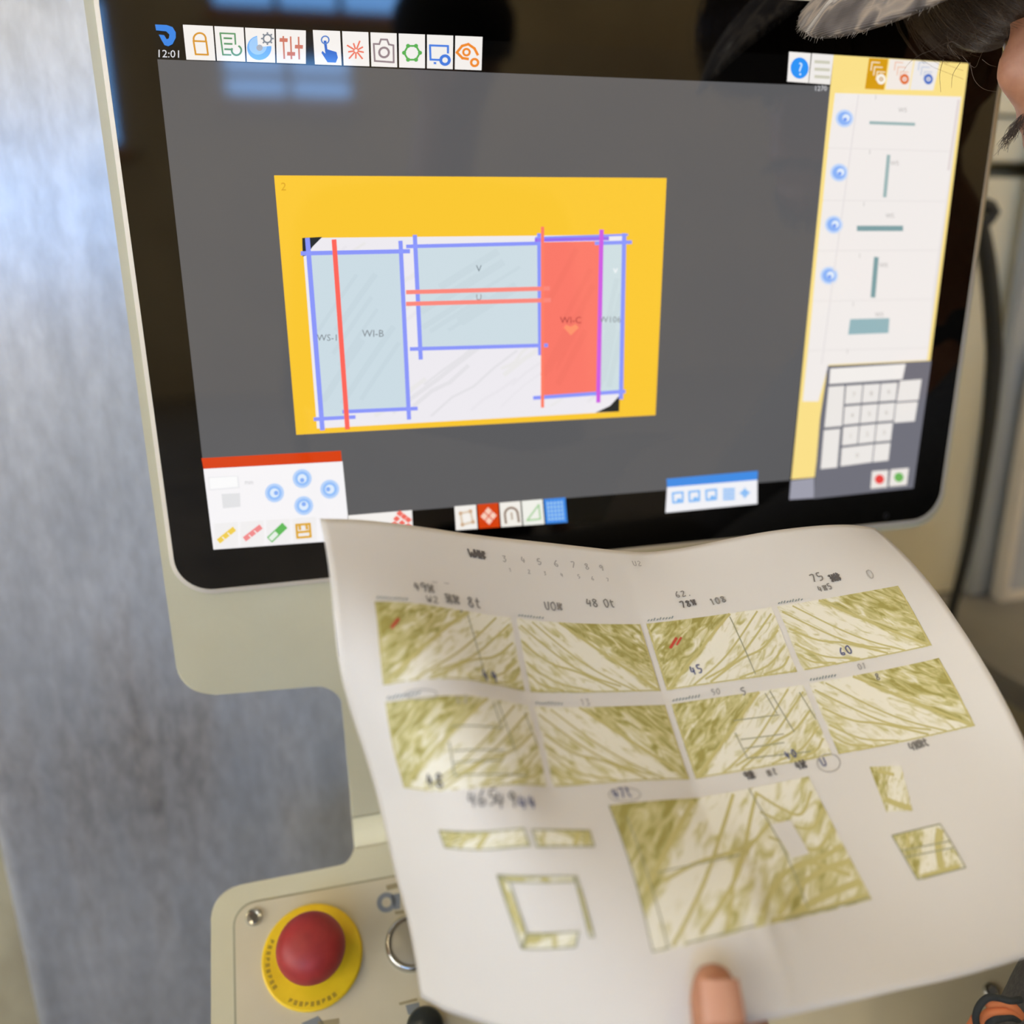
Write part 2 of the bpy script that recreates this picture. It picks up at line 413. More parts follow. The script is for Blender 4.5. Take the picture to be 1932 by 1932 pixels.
# selector with chrome ring, partly under the sheet
sc = plpix(776, 1782)
bm = bmesh.new(); lathe(bm, pan(sc.x, sc.y, 0), axis, [(.0165, FP), (.0165, FP+.003), (.0152, FP+.0055), (.0138, FP+.0055), (.0135, FP+.002)], 48); ring = from_bm('selector_ring', bm, chrome, term, True)
bm = bmesh.new(); lathe(bm, pan(sc.x, sc.y, 0), axis, [(.0136, FP+.001), (.0136, FP+.0035), (.012, FP+.0045), (0, FP+.0048)], 48); from_bm('selector_face', bm, mat('selector_grey', (150, 142, 120), .35), ring, True)
kc = plpix(800, 1945)
bm = bmesh.new(); lathe(bm, pan(kc.x, kc.y, 0), axis, [(.011, FP), (.011, FP+.012), (.009, FP+.016), (0, FP+.017)], 32); from_bm('knob', bm, mat('black_plastic', (28, 34, 32), .4), term, True)
kc = plpix(1866, 1872)
bm = bmesh.new(); lathe(bm, pan(kc.x, kc.y, 0), axis, [(.0052, FP), (.0052, FP+.0012), (.0046, FP+.0024), (.0030, FP+.0028), (.0024, FP+.0016), (0, FP+.0016)], 24); from_bm('panel_screw', bm, chrome, term)
# printed symbols on the panel
ink = mat('panel_print_blue', (122, 128, 132), .5); ink2 = mat('panel_print_brown', (150, 138, 104), .5)
def panel_ring(c, r0, r1, m_, name, a0=0, a1=360):
    bm = bmesh.new(); q = plpix(*c); n = 28
    A = [bm.verts.new(pan(q.x+r0*math.cos(math.radians(a0+(a1-a0)*k/n)), q.y+r0*math.sin(math.radians(a0+(a1-a0)*k/n)), FP+.0002)) for k in range(n+1)]
    B = [bm.verts.new(pan(q.x+r1*math.cos(math.radians(a0+(a1-a0)*k/n)), q.y+r1*math.sin(math.radians(a0+(a1-a0)*k/n)), FP+.0002)) for k in range(n+1)]
    for k in range(n): bm.faces.new((A[k], A[k+1], B[k+1], B[k]))
    return from_bm(name, bm, m_, term)
def panel_poly(px_, m_, name):
    return mesh(name, [pn3(p, FP+.0002) for p in px_], [tuple(range(len(px_)))], m_, term)
panel_ring((729, 1704), .0030, .0062, ink, 'printed_symbol')
panel_poly([(736, 1690), (755, 1686), (755, 1716), (744, 1718)], ink, 'printed_symbol')
panel_poly([(728, 1672), (752, 1666), (753, 1676), (730, 1682)], ink2, 'printed_symbol')
panel_poly([(744, 1721), (762, 1718), (763, 1724), (746, 1727)], ink2, 'printed_symbol')
panel_poly([(568, 1932), (600, 1918), (612, 1932), (600, 1945)], ink, 'printed_symbol')
panel_poly([(600, 1928), (640, 1922), (640, 1934), (600, 1940)], ink2, 'printed_symbol')
panel_poly([(765, 1898), (790, 1892), (794, 1910), (770, 1916)], ink, 'printed_symbol')
panel_poly([(752, 1893), (786, 1884), (788, 1889), (754, 1898)], ink2, 'printed_symbol')

# ------------------------------------------------------------------ what the screen shows (flat picture elements on the glass)
ui_cache = {}
UI_GAIN = 1.31
def ui(c):
    k = 'screen_%02x%02x%02x' % c
    return mat(k, (1, 1, 1), .05, spec=.6, emit=c, estr=UI_GAIN)
display = plate('display', rounded([tuple(pix(a, b).xy) for a, b in ((288, 47), (1824, 119), (1719, 918), (404, 1034))], .001), fr, -.001, .0002, ui((4, 4, 4)), term)
class Pic:
    """flat shapes in photo pixels, laid on the screen plane as one part with several colours"""
    def __init__(s): s.v = []; s.f = []; s.c = []; s.z = 0
    def poly(s, pts, c, z=None):
        n = len(s.v); zz = s.z if z is None else z; s.v += [W(pix(x, y) + Vector((0, 0, zz))) for x, y in pts]; s.f.append(tuple(range(n, n+len(pts)))); s.c.append(c); return s
    def line(s, pts, w, c, closed=False):
        P = [Vector(p) for p in pts]
        if closed: P = P+[P[0]]
        for a, b in zip(P, P[1:]):
            d = (b-a)
            if d.length < 1e-6: continue
            d.normalize(); n = Vector((-d.y, d.x))*w/2; e = d*w*.35
            s.poly([a-e+n, b+e+n, b+e-n, a-e-n], c); s.z += .0000004
        return s
    def disc(s, c, r, col, n=24, ry=None):
        return s.poly([(c[0]+r*math.cos(2*math.pi*k/n), c[1]+(ry or r)*math.sin(2*math.pi*k/n)) for k in range(n)], col)
    def arc(s, c, r, w, a0, a1, col, n=20):
        return s.line([(c[0]+r*math.cos(math.radians(a0+(a1-a0)*k/n)), c[1]+r*math.sin(math.radians(a0+(a1-a0)*k/n))) for k in range(n+1)], w, col)
    def up(s, z=.00004): s.z += z; return s
    def build(s, name, layer, label=None, parent=None):
        cs = sorted(set(s.c)); par = parent or display
        o = mesh(name, [v + WD((0, 0, .0003+layer*.0003)) for v in s.v], s.f, [ui(c) for c in cs], par)
        for p, c in zip(o.data.polygons, s.c): p.material_index = cs.index(c)
        if label: o['label'] = label
        return o
WH = (244, 240, 236)
def one(name, layer, pts, c, label=None): return Pic().poly(pts, c).build(name, layer, label)
def lerpq(q, u, v):
    q = [Vector(p) for p in q]; return (q[0]*(1-u)+q[1]*u)*(1-v)+(q[3]*(1-u)+q[2]*u)*v
def subq(q, u0, v0, u1, v1): return [lerpq(q, u0, v0), lerpq(q, u1, v0), lerpq(q, u1, v1), lerpq(q, u0, v1)]
one('workspace', 0, [(297, 112), (1568, 163), (1490, 906), (640, 974), (384, 884)], (92, 92, 94), 'dark grey work area of the screen')
one('layout_card', 1, [(517, 331), (1257, 336), (1236, 783), (559, 820)], (250, 200, 52), 'yellow card behind the slab picture')
# slab picture: white marble with faint veins
slab = Pic(); SQ = [(570, 449), (1180, 443), (1167, 776), (598, 808)]
slab.poly(SQ, (238, 235, 240)); slab.up()
rs = random.Random(5)
for k in range(46):
    u, v = rs.random()*1.0, rs.random(); ln = rs.uniform(.08, .3)
    pts = []
    for t in range(5):
        uu, vv = u+ln*t/4, v-ln*1.15*t/4+rs.uniform(-.02, .02)
        if 0.01 < uu < .985 and .02 < vv < .97: pts.append(tuple(lerpq(SQ, uu, vv)))
    if len(pts) > 1: slab.line(pts, rs.uniform(3, 9), rs.choice([(234, 231, 236), (229, 227, 231), (234, 232, 232)]))
slab.up().poly([(570, 449), (608, 447), (590, 465), (578, 482), (571, 484)], (44, 48, 50)).poly([(1168, 745), (1167, 776), (1122, 778), (1150, 765)], (36, 40, 40))
slab.build('slab_photo', 2, 'white veined slab picture with dark corners')
AQ = [(584, 479), (757, 475), (770, 770), (654, 777), (655, 787), (608, 790)]
BQ = [(786, 465), (1017, 462), (1018, 652), (793, 659)]; CQ = [(1024, 457), (1132, 455), (1128, 742), (1022, 748)]; DQ = [(1136, 460), (1176, 460), (1170, 738), (1130, 742)]
for q, c, lb in ((AQ, (204, 220, 228), 'pale blue piece outline, tallest'), (BQ, (206, 221, 228), 'pale blue piece crossed by two red lines'), (CQ, (250, 122, 106), 'red selected piece'), (DQ, (206, 222, 226), 'narrow pale blue piece')):
    p = Pic().poly(q, c); p.up()
    qq = q if len(q) == 4 else [q[0], q[1], q[2], q[5]]
    dk = tuple(int(v*.984) for v in c)
    for k in range(9):
        u, v = rs.uniform(.02, .5), rs.uniform(.35, .95)
        p.line([tuple(lerpq(qq, min(.96, u+.45*t), max(.03, v-.32*t))) for t in (0, .3, .6, 1)], rs.uniform(6, 14), dk)
    p.build('piece_outline', 3, lb)
BL = (140, 152, 250); RD = (255, 104, 92); MG = (206, 92, 226); VI = (150, 110, 236)
for pts, w, c in (([(570, 478), (770, 474)], 8, BL), ([(580, 452), (608, 808)], 9, BL), ([(755, 457), (771, 788)], 8, BL), ([(648, 776), (785, 770)], 7, BL), ([(594, 790), (668, 786)], 7, BL),
                  ([(768, 465), (1022, 459)], 7, BL), ([(782, 446), (793, 675)], 8, BL), ([(1016, 443), (1018, 667)], 8, BL), ([(775, 658), (1030, 651)], 7, BL),
                  ([(1010, 453), (1145, 450)], 7, VI), ([(1007, 750), (1176, 738)], 7, BL), ([(1123, 459), (1188, 457)], 7, BL), ([(1176, 443), (1170, 750)], 8, BL), ([(1010, 449), (1182, 443)], 4, BL)):
    Pic().line(pts, w, c).build('blue_cut_line', 4)
for pts, w, c in (([(630, 455), (655, 806)], 9, RD), ([(768, 551), (1033, 544)], 8, (252, 138, 126)), ([(768, 573), (1035, 566)], 8, (252, 138, 126)), ([(1022, 430), (1022, 766)], 6, (255, 128, 104)), ([(1133, 436), (1127, 756)], 8, MG)):
    Pic().line(pts, w, c).build('red_cut_line', 5)
def font_mesh(txt):
    cu = bpy.data.curves.new('t', 'FONT'); cu.body = txt; cu.size = 1; cu.align_x = 'CENTER'; cu.resolution_u = 2
    o = bpy.data.objects.new('t', cu); COL.objects.link(o)
    bpy.context.view_layer.update()
    me = bpy.data.meshes.new_from_object(o.evaluated_get(bpy.context.evaluated_depsgraph_get()))
    out = ([v.co.copy() for v in me.vertices], [tuple(p.vertices) for p in me.polygons])
    bpy.data.objects.remove(o); bpy.data.curves.remove(cu); bpy.data.meshes.remove(me); return out
def screen_text(txt, x, y, h, c, layer=6, sx=1., slope=0.):
    vs0, fs0 = font_mesh(txt)
    vv = [W(pix(x+v.x*h*1.35*sx, y-(v.y-.36)*h*1.35+slope*v.x*h) + Vector((0, 0, .0003+layer*.0003))) for v in vs0]
    return mesh('screen_text', vv, fs0, ui(c), display)
INK = (128, 136, 142)
screen_text('WS-1', 618, 636, 13, INK); screen_text('WI-B', 703, 628, 14, INK); screen_text('WI-C', 1075, 603, 13, (170, 66, 64)); screen_text('W106', 1149, 602, 12, INK)
screen_text('V', 902, 506, 13, (110, 122, 130)); screen_text('U', 902, 560, 12, (150, 140, 140)); screen_text('2', 535, 352, 16, (214, 166, 36)); screen_text('v', 1159, 508, 15, (246, 248, 250))
Pic().poly([(1066, 612), (1075, 616), (1084, 611), (1090, 618), (1075, 632), (1062, 618)], (255, 150, 110)).build('piece_marker', 6)
# logo and clock
lg = Pic(); LB = (52, 132, 226)
lg.poly([(293, 47), (315, 48), (326, 52), (332, 62), (332, 72), (326, 84), (318, 88), (311, 86), (305, 76), (300, 66), (310, 67), (315, 75), (319, 73), (320, 66), (314, 60), (295, 58)], LB).build('logo', 2, 'blue curved letter mark')
screen_text('12:01', 319, 102, 15, (226, 226, 230), 3, 1.05, .04)
T1 = [(345, 47), (577, 58), (577, 121), (352, 113)]; T2 = [(590, 57), (910, 70), (908, 133), (594, 122)]
def tiles(q, n, colors=None):
    for k in range(n):
        g = .012
        Pic().poly(subq(q, k/n+(g/2 if k else 0), 0, (k+1)/n-(g/2 if k < n-1 else 0), 1), (colors[k] if colors else WH)).build('toolbar_button', 1)
    return [subq(q, k/n, 0, (k+1)/n, 1) for k in range(n)]
def icon(q):
    p = Pic(); return p, (lambda u, v: tuple(lerpq(q, u, v)))
t = tiles(T1, 4)
OR = (214, 150, 50); GR = (94, 150, 104); BLU = (90, 160, 236)
p, a = icon(t[0]); p.line([a(.3, .46), a(.72, .46), a(.74, .84), a(.33, .84)], 3.4, OR, True); p.arc(a(.51, .40), 11.5, 3.4, 180, 360, OR); p.line([a(.31, .40), a(.31, .46)], 3.4, OR); p.line([a(.71, .40), a(.71, .46)], 3.4, OR); p.build('lock_icon', 2)
p, a = icon(t[1]); p.line([a(.2, .2), a(.68, .2), a(.68, .5)], 3, GR); p.line([a(.2, .2), a(.24, .82), a(.5, .82)], 3, GR)
for v in (.34, .5, .66): p.line([a(.32, v), a(.56, v)], 3.4, GR)
p.arc(a(.7, .68), 9, 3.4, -60, 200, GR); p.build('list_icon', 2)
p, a = icon(t[2]); p.disc(a(.46, .58), 23, (110, 176, 244)).up().disc(a(.42, .52), 17, (160, 204, 248)).up().poly([a(.42, .56), a(.4, .05), a(.85, .1), a(.95, .5)], WH).up().disc(a(.47, .58), 6, (170, 176, 186))
p.arc(a(.74, .3), 7.5, 3, 0, 360, (128, 136, 146)); [p.line([a(.74, .3), tuple(Vector(a(.74, .3))+Vector((math.cos(w), math.sin(w)))*11)], .01, WH) for w in (0,)]
for k in range(8): w = math.pi*k/4; c0 = Vector(a(.74, .3)); dv_ = Vector((math.cos(w), math.sin(w))); p.line([tuple(c0+dv_*8), tuple(c0+dv_*11)], 3, (128, 136, 146))
p.build('gauge_icon', 2)
p, a = icon(t[3])
for u, v in ((.26, .32), (.5, .72), (.76, .5)): p.line([a(u, .22), a(u+.02, .86)], 3.2, (206, 128, 108)); p.line([a(u-.08, v), a(u+.1, v)], 7, (206, 120, 100))
p.build('slider_icon', 2)
t = tiles(T2, 6)
p, a = icon(t[0]); BH = (48, 104, 200)
p.poly([a(.36, .3), a(.46, .3), a(.48, .55), a(.8, .62), a(.84, .78), a(.76, .93), a(.46, .93), a(.26, .66), a(.3, .6), a(.4, .68)], BH); p.up().arc(a(.42, .28), 7, 2.6, 0, 360, (90, 130, 200)); p.build('hand_icon', 2)
p, a = icon(t[1]); SC = (236, 120, 96)
for k in range(9):
    w = 2*math.pi*k/9+.2; c0 = Vector(a(.5, .56)); d0 = Vector((math.cos(w), math.sin(w))); p.line([tuple(c0+d0*4), tuple(c0+d0*(19 if k % 2 else 14))], 3, SC)
p.build('spark_icon', 2)
p, a = icon(t[2]); CG = (146, 130, 136); p.line([a(.14, .34), a(.34, .34), a(.4, .2), a(.62, .2), a(.68, .34), a(.84, .36), a(.84, .86), a(.16, .84)], 3.4, CG, True); p.arc(a(.5, .58), 9, 4, 0, 360, CG); p.build('camera_icon', 2)
p, a = icon(t[3]); GG = (92, 176, 84); hx = [tuple(Vector(a(.5, .56))+Vector((math.cos(math.pi*k/3), math.sin(math.pi*k/3)))*15) for k in range(6)]
p.line(hx, 3.6, GG, True); [p.disc(h, 4, GG, 10) for h in hx]; p.build('hexagon_icon', 2)
p, a = icon(t[4]); p.line([a(.14, .32), a(.78, .32), a(.78, .52)], 4, (80, 130, 224)); p.line([a(.14, .32), a(.16, .74), a(.46, .74)], 4, (80, 130, 224)); p.line([a(.3, .84), a(.34, .84)], 4, (80, 130, 224)); p.arc(a(.68, .74), 8, 5.5, 0, 360, (72, 124, 220)); p.build('monitor_icon', 2)
p, a = icon(t[5]); OE = (240, 140, 50); p.line([a(.1, .5), a(.28, .3), a(.5, .24), a(.72, .36), a(.84, .54)], 5, OE); p.line([a(.1, .5), a(.3, .66), a(.5, .68)], 5, OE); p.arc(a(.44, .48), 6, 4, 0, 360, OE); p.arc(a(.74, .78), 6.5, 4.5, 0, 360, OE); p.build('eye_icon', 2)
# help + menu, right panel
one('toolbar_button', 1, [(1488, 98), (1529, 101), (1524, 157), (1484, 154)], WH); one('toolbar_button', 1, [(1531, 101), (1572, 104), (1565, 160), (1525, 157)], (240, 236, 232))
p = Pic(); p.disc((1507, 129), 17, (50, 148, 246), 28, 20); p.build('help_icon', 2); screen_text('?', 1508, 130, 26, (206, 232, 255), 3, .9)
p = Pic(); [p.line([(1537, y), (1562, y+1.5)], 6, (206, 204, 186)) for y in (117, 131, 145)]; p.build('menu_icon', 2)
screen_text('1270', 1546, 167, 10, (216, 216, 220), 3, .9)
PY = (250, 224, 138)
one('side_panel', 1, [(1572, 104), (1826, 120), (1754, 682), (1560, 690), (1536, 900), (1492, 904), (1566, 160)], PY, 'pale yellow side panel')
one('panel_button', 2, [(1638, 110), (1674, 112), (1666, 170), (1630, 168)], (214, 156, 22))
one('panel_button', 2, [(1677, 112), (1722, 115), (1713, 170), (1669, 169)], (242, 234, 226)); one('panel_button', 2, [(1724, 115), (1771, 118), (1759, 171), (1715, 170)], (238, 234, 232))
for ox, c, dc in ((1638, (246, 226, 190), (250, 244, 232)), (1682, (236, 196, 176), (226, 116, 60)), (1727, (196, 204, 220), (72, 112, 196))):
    p = Pic()
    for k in range(3):
        x, y = ox+5+k*5, 118+k*9; p.line([(x, y), (x+14, y+1)], 2.4, c); p.line([(x, y), (x-2, y+15)], 2.4, c)
    p.up().disc((ox+22, 150), 8.5, dc, 18, 10); p.up().arc((ox+22, 150), 3, 2, 0, 360, WH if ox != 1638 else (190, 140, 40), 10); p.build('layers_icon', 3)
LQ = [(1574, 176), (1812, 183), (1748, 678), (1562, 688), (1543, 757), (1513, 757)]
one('list_background', 1.6, LQ, (230, 225, 223))
rows = [((1574, 176), (1812, 183)), ((1561, 280), (1797, 287)), ((1551, 379), (1783, 381)), ((1541, 474), (1769, 473)), ((1532, 569), (1757, 565)), ((1524, 662), (1750, 657))]
for k in range(5):
    (a0, b0), (a1, b1) = rows[k], rows[k+1]
    one('list_row', 2, [a0, b0, (b1[0], b1[1]-1.6), (a1[0], a1[1]-1.6)], (241, 236, 233))
one('list_row', 2, [(1524, 662), (1750, 657), (1747, 679), (1560, 688), (1543, 757), (1513, 757)], (241, 236, 233))
Pic().line([(1617, 180), (1577, 470), (1548, 686)], 3, (230, 225, 224)).build('list_divider', 3); Pic().line([(1806, 190), (1787, 320)], 5, (226, 216, 214)).build('scroll_bar', 3)
TE = (150, 176, 178)
for c0, nm in (((1591, 224), 0), ((1581, 326), 1), ((1571, 424), 2), ((1562, 520), 3)):
    p = Pic(); p.disc(c0, 17, (196, 216, 248)).up().disc(c0, 12.5, (140, 180, 246)).up().disc((c0[0]+3, c0[1]-1), 7, (224, 236, 252)).up().disc((c0[0]+1, c0[1]+2), 3.6, (120, 160, 240)); p.build('rotate_icon', 3)
for pts, w in (([(1640, 232), (1722, 235)], 6), ([(1674, 295), (1667, 370)], 7), ([(1618, 431), (1698, 431)], 10), ([(1651, 488), (1645, 558)], 9)):
    Pic().line(pts, w, (160, 184, 184) if w < 9 else (126, 160, 164)).build('piece_sketch', 3)
one('piece_sketch', 3, [(1602, 602), (1676, 600), (1674, 628), (1598, 631)], (150, 182, 188))
for x, y in ((1700, 208), (1685, 308), (1676, 407), (1664, 500), (1656, 593)): screen_text('WS', x, y, 9, (176, 174, 172), 4, .9)
for x, y in ((1649, 184), (1638, 287), (1627, 385), (1619, 482), (1607, 573), (1596, 662)): screen_text('1', x, y, 9, (190, 188, 186), 4)
# keypad
one('keypad_panel', 3, [(1560, 690), (1755, 680), (1721, 920), (1533, 940), (1536, 900), (1545, 790)], (112, 112, 122), 'grey keypad panel')
one('keypad_panel', 2, [(1491, 906), (1535, 901), (1534, 939), (1488, 942)], (158, 158, 172))
one('keypad_key', 4, [(1564, 695), (1706, 686), (1700, 715), (1562, 724)], (242, 238, 234))
KC = (236, 232, 228)
def key(q, ch=None):
    q = [Vector(v) for v in q]; one('keypad_key', 4, [tuple(v) for v in q], KC)
    c = (q[0]+q[1]+q[2]+q[3])/4
    if ch: screen_text(ch, c.x, c.y, 9, (176, 172, 166), 5)
key([(1561, 729), (1591, 727), (1586, 803), (1553, 806)]); key([(1552, 811), (1583, 808), (1577, 881), (1546, 884)])
kx0, kx1 = [(1594, 726), (1627, 724), (1660, 722), (1693, 720)], [(1583, 882), (1613, 878), (1644, 874), (1675, 871)]
for r in range(4):
    for c in range(3):
        v0, v1 = r/4+.008, (r+1)/4-.02
        Q = [Vector(kx0[c]).lerp(Vector(kx1[c]), v0), (Vector(kx0[c+1])-Vector((2, 0))).lerp(Vector(kx1[c+1])-Vector((2, 0)), v0), (Vector(kx0[c+1])-Vector((2, 0))).lerp(Vector(kx1[c+1])-Vector((2, 0)), v1), Vector(kx0[c]).lerp(Vector(kx1[c]), v1)]
        if r == 3 and c == 0:
            Q[1] = (Vector(kx0[2])-Vector((2, 0))).lerp(Vector(kx1[2])-Vector((2, 0)), v0); Q[2] = (Vector(kx0[2])-Vector((2, 0))).lerp(Vector(kx1[2])-Vector((2, 0)), v1)
        if r == 3 and c == 1: continue
        key(Q, ['7', '8', '9', '4', '5', '6', '1', '2', '3', '0', '', '.'][r*3+c])
key([(1695, 718), (1736, 715), (1730, 754), (1689, 757)]); key([(1688, 760), (1729, 757), (1723, 794), (1684, 797)])
for q, c in (([(1643, 888), (1673, 886), (1671, 918), (1640, 921)], (230, 70, 66)), ([(1678, 885), (1712, 882), (1708, 914), (1675, 917)], (110, 180, 90))):
    p = Pic().poly(q, (238, 232, 226)); p.up(); cc = sum((Vector(v) for v in q), Vector((0, 0)))/4; p.disc(tuple(cc), 9, c, 18); p.build('confirm_button', 4)
# lower left panel
one('dialog_bar', 1, [(380, 864), (643, 850), (645, 870), (384, 884)], (216, 64, 12), 'orange title bar')
one('dialog', 2, [(384, 884), (646, 870), (656, 972), (655, 1018), (403, 1036)], (246, 244, 246), 'white dialog with blue round arrows')
for c0, w in (((518, 929), 180), ((570, 902), 270), ((622, 922), 0), ((573, 953), 90)):
    p = Pic(); p.disc(c0, 18, (186, 212, 250)).up().disc(c0, 13.5, (150, 192, 248)).up().disc(c0, 8.5, (222, 236, 252)).up().disc((c0[0]+3*math.cos(math.radians(w+180)), c0[1]+3*math.sin(math.radians(w+180))), 4.2, (136, 176, 244)); p.build('arrow_button', 3)
p = Pic(); p.poly([(393, 899), (450, 896), (453, 920), (395, 925)], (236, 236, 238)).up().poly([(395, 901), (447, 898), (449, 917), (397, 922)], (250, 250, 250)).up().poly([(418, 931), (453, 929), (454, 955), (421, 958)], (226, 226, 228)); p.build('entry_field', 3)
screen_text('mm', 470, 908, 10, (200, 200, 202), 4, .8)
for k in range(4):
    q = subq([(402, 985), (598, 972), (600, 1022), (403, 1036)], k/4+.01, .03, (k+1)/4-.01, .97); one('toolbar_button', 3, [tuple(v) for v in q], (240, 238, 238))
p = Pic(); p.line([(415, 1018), (440, 998)], 10, (240, 206, 80)).up().line([(420, 1012), (424, 1016)], 2, WH).line([(430, 1004), (434, 1008)], 2, WH); p.build('ruler_icon', 4)
p = Pic(); p.line([(464, 1014), (490, 994)], 10, (240, 140, 140)).up().line([(470, 1008), (474, 1012)], 2, WH).line([(480, 1000), (484, 1004)], 2, WH); p.build('ruler_icon', 4)
p = Pic(); p.line([(512, 1014), (534, 993)], 14, (96, 184, 88)).up().line([(512, 1014), (520, 1006)], 9, (232, 240, 230)); p.build('eraser_icon', 4)
p = Pic(); p.line([(559, 989), (584, 987), (586, 1011), (561, 1013)], 4.5, (222, 170, 56), True); p.line([(563, 1003), (582, 1001)], 4.5, (222, 170, 56)); p.line([(565, 990), (566, 997)], 5, (222, 170, 56)); p.line([(578, 989), (579, 996)], 5, (222, 170, 56)); p.build('save_icon', 4)
one('toolbar_button', 1, [(657, 972), (777, 962), (779, 1005), (657, 1017)], WH)
p = Pic()
for x, y in ((754, 968), (762, 974), (748, 978), (770, 980), (758, 986), (744, 988), (770, 992)): p.poly([(x, y-6), (x+7, y), (x, y+6), (x-7, y)], (240, 110, 96))
p.build('spark_icon', 2)
TB = [(857, 955), (1066, 938), (1070, 985), (860, 1000)]
t = tiles(TB, 5, [(244, 240, 234), (212, 66, 16), (242, 238, 230), (240, 240, 232), (62, 136, 226)])
p, a = icon(t[0]); p.line([a(.25, .3), a(.7, .25), a(.78, .7), a(.3, .78)], 5, (222, 206, 186), True); [p.disc(a(u, v), 4, (206, 176, 146), 10) for u, v in ((.25, .3), (.7, .25), (.78, .7), (.3, .78))]; p.build('polygon_icon', 2)
p, a = icon(t[1]); p.poly([a(.5, .14), a(.86, .5), a(.5, .86), a(.14, .5)], (250, 206, 186)).up().line([a(.3, .3), a(.7, .7)], 2, (212, 66, 16)).line([a(.7, .3), a(.3, .7)], 2, (212, 66, 16)); p.build('move_icon', 2)
p, a = icon(t[2]); p.arc(a(.52, .5), 12, 4.5, 180, 360, (150, 130, 116)); p.line([a(.23, .5), a(.25, .84)], 4.5, (150, 130, 116)); p.line([a(.81, .5), a(.83, .82)], 4.5, (150, 130, 116)); p.line([a(.53, .45), a(.54, .7)], 4, (190, 176, 160)); p.build('magnet_icon', 2)
p, a = icon(t[3]); p.line([a(.2, .8), a(.78, .2), a(.8, .78)], 3.4, (170, 206, 160), True); p.build('angle_icon', 2)
p, a = icon(t[4])
for k in range(5): p.line([a(.15, .18+.16*k), a(.85, .18+.16*k)], 2.4, (150, 196, 246)); p.line([a(.18+.16*k, .12), a(.18+.16*k, .88)], 2.4, (150, 196, 246))
p.build('grid_icon', 2)
one('dialog_bar', 1, [(1257, 903), (1429, 888), (1428, 905), (1258, 919)], (66, 140, 228), 'blue title bar')
one('dialog', 1, [(1258, 919), (1428, 905), (1428, 950), (1255, 967)], (242, 242, 246), 'small white dialog with five blue symbols')
for k, x in enumerate((1278, 1309, 1341, 1374, 1404)):
    y = 940-(x-1278)*.082; p = Pic(); c = (130, 186, 244)
    if k < 3: p.line([(x-10, y-10), (x+9, y-12), (x+9, y+6), (x-9, y+8)], 4, c, True); p.disc((x+2, y+4), 5, c, 10)
    elif k == 3: [p.line([(x-10, y-9+6*j), (x+10, y-10+6*j)], 4, c) for j in range(4)]
    else: p.arc((x, y), 5, 3.4, 0, 360, c); p.line([(x-9, y), (x+9, y-1)], 3, c); p.line([(x, y-9), (x, y+9)], 3, c)
    p.build('dialog_icon', 2)

# ------------------------------------------------------------------ things to the right of the screen
cab_m = mat('cabinet_beige', (232, 224, 194), .5, noise=(8, (222, 213, 180), (1, 1, .5), .35, .7))
ZB = -.42
yb = pix(1880, 1106, ZB).y
cabn = tag(empty('machine_cabinet', W((.75, -1.35, ZB))), 'large beige machine cabinet with a dark horizontal gap behind the terminal', 'machine cabinet')
xc0, xc1 = .262, 1.5
y1 = pix(1900, 222, ZB).y; y2 = pix(1900, 305, ZB).y; y3 = pix(1900, 335, ZB).y
boxobj('cabinet_body', W((xc0, -1.35, ZB-.45)), W((xc1, .75, ZB-.03)), mat('cabinet_recess', (120, 113, 90), .6), cabn)
boxobj('cabinet_panel', W((xc0, y1+.002, ZB-.03)), W((xc1, .72, ZB+.006)), cab_m, cabn, .002)
boxobj('cabinet_panel', W((xc0, y2, ZB-.03)), W((xc1, y1, ZB)), cab_m, cabn, .002)
boxobj('cabinet_panel', W((xc0, yb, ZB-.03)), W((xc1, y3, ZB)), cab_m, cabn, .002)
BX0 = pix(1822, 1130, -.27).x
bed_m = mat('bed_grey', (140, 137, 130), .55, noise=(9, (126, 123, 117), (1, 1, 1), .4, .7))
bed = tag(empty('machine_bed', W((.85, -1.35, -.2))), 'flat grey machine bed in front of the beige cabinet', 'machine bed')
boxobj('bed_top', W((BX0, yb-.03, ZB)), W((1.5, yb, -.10)), bed_m, bed, .003)
boxobj('bed_base', W((BX0+.02, -1.35, ZB)), W((1.48, yb-.03, -.12)), base_m, bed, .004)
ex0 = pix(1876, 800, ZB+.02).x
door_m = mat('grey_door', (176, 179, 176), .45, metal=.1, noise=(6, (156, 160, 157), (3, 1, .3), .35, .7))
gd = tag(empty('grey_panel', W((ex0+.2, yb, ZB+.02))), 'smooth grey metal panel leaning against the beige cabinet behind the black hose', 'panel')
boxobj('panel_sheet', W((ex0, yb, ZB+.008)), W((ex0+.42, pix(1932, 20, ZB).y, ZB+.022)), door_m, gd, .004)
fb = tag(empty('framed_board', W(pix(1990, 1106, ZB+.05))), 'white framed board standing on the bed in front of the grey panel', 'board')
wf = mat('white_frame', (224, 216, 200), .5)
fx0, fyb = pix(1912, 1000, ZB+.05).x, yb
fw, fh, ft = .26, .34, .011
for lo, hi in (((fx0, fyb), (fx0+ft, fyb+fh)), ((fx0+fw-ft, fyb), (fx0+fw, fyb+fh)), ((fx0+ft, fyb), (fx0+fw-ft, fyb+ft)), ((fx0+ft, fyb+fh-ft), (fx0+fw-ft, fyb+fh))):
    boxobj('frame_bar', W((lo[0], lo[1], ZB+.03)), W((hi[0], hi[1], ZB+.05)), wf, fb, .0015)
boxobj('board_face', W((fx0+ft, fyb+ft, ZB+.034)), W((fx0+fw-ft, fyb+fh-ft, ZB+.040)), mat('board_grey', (176, 180, 184), .4), fb)
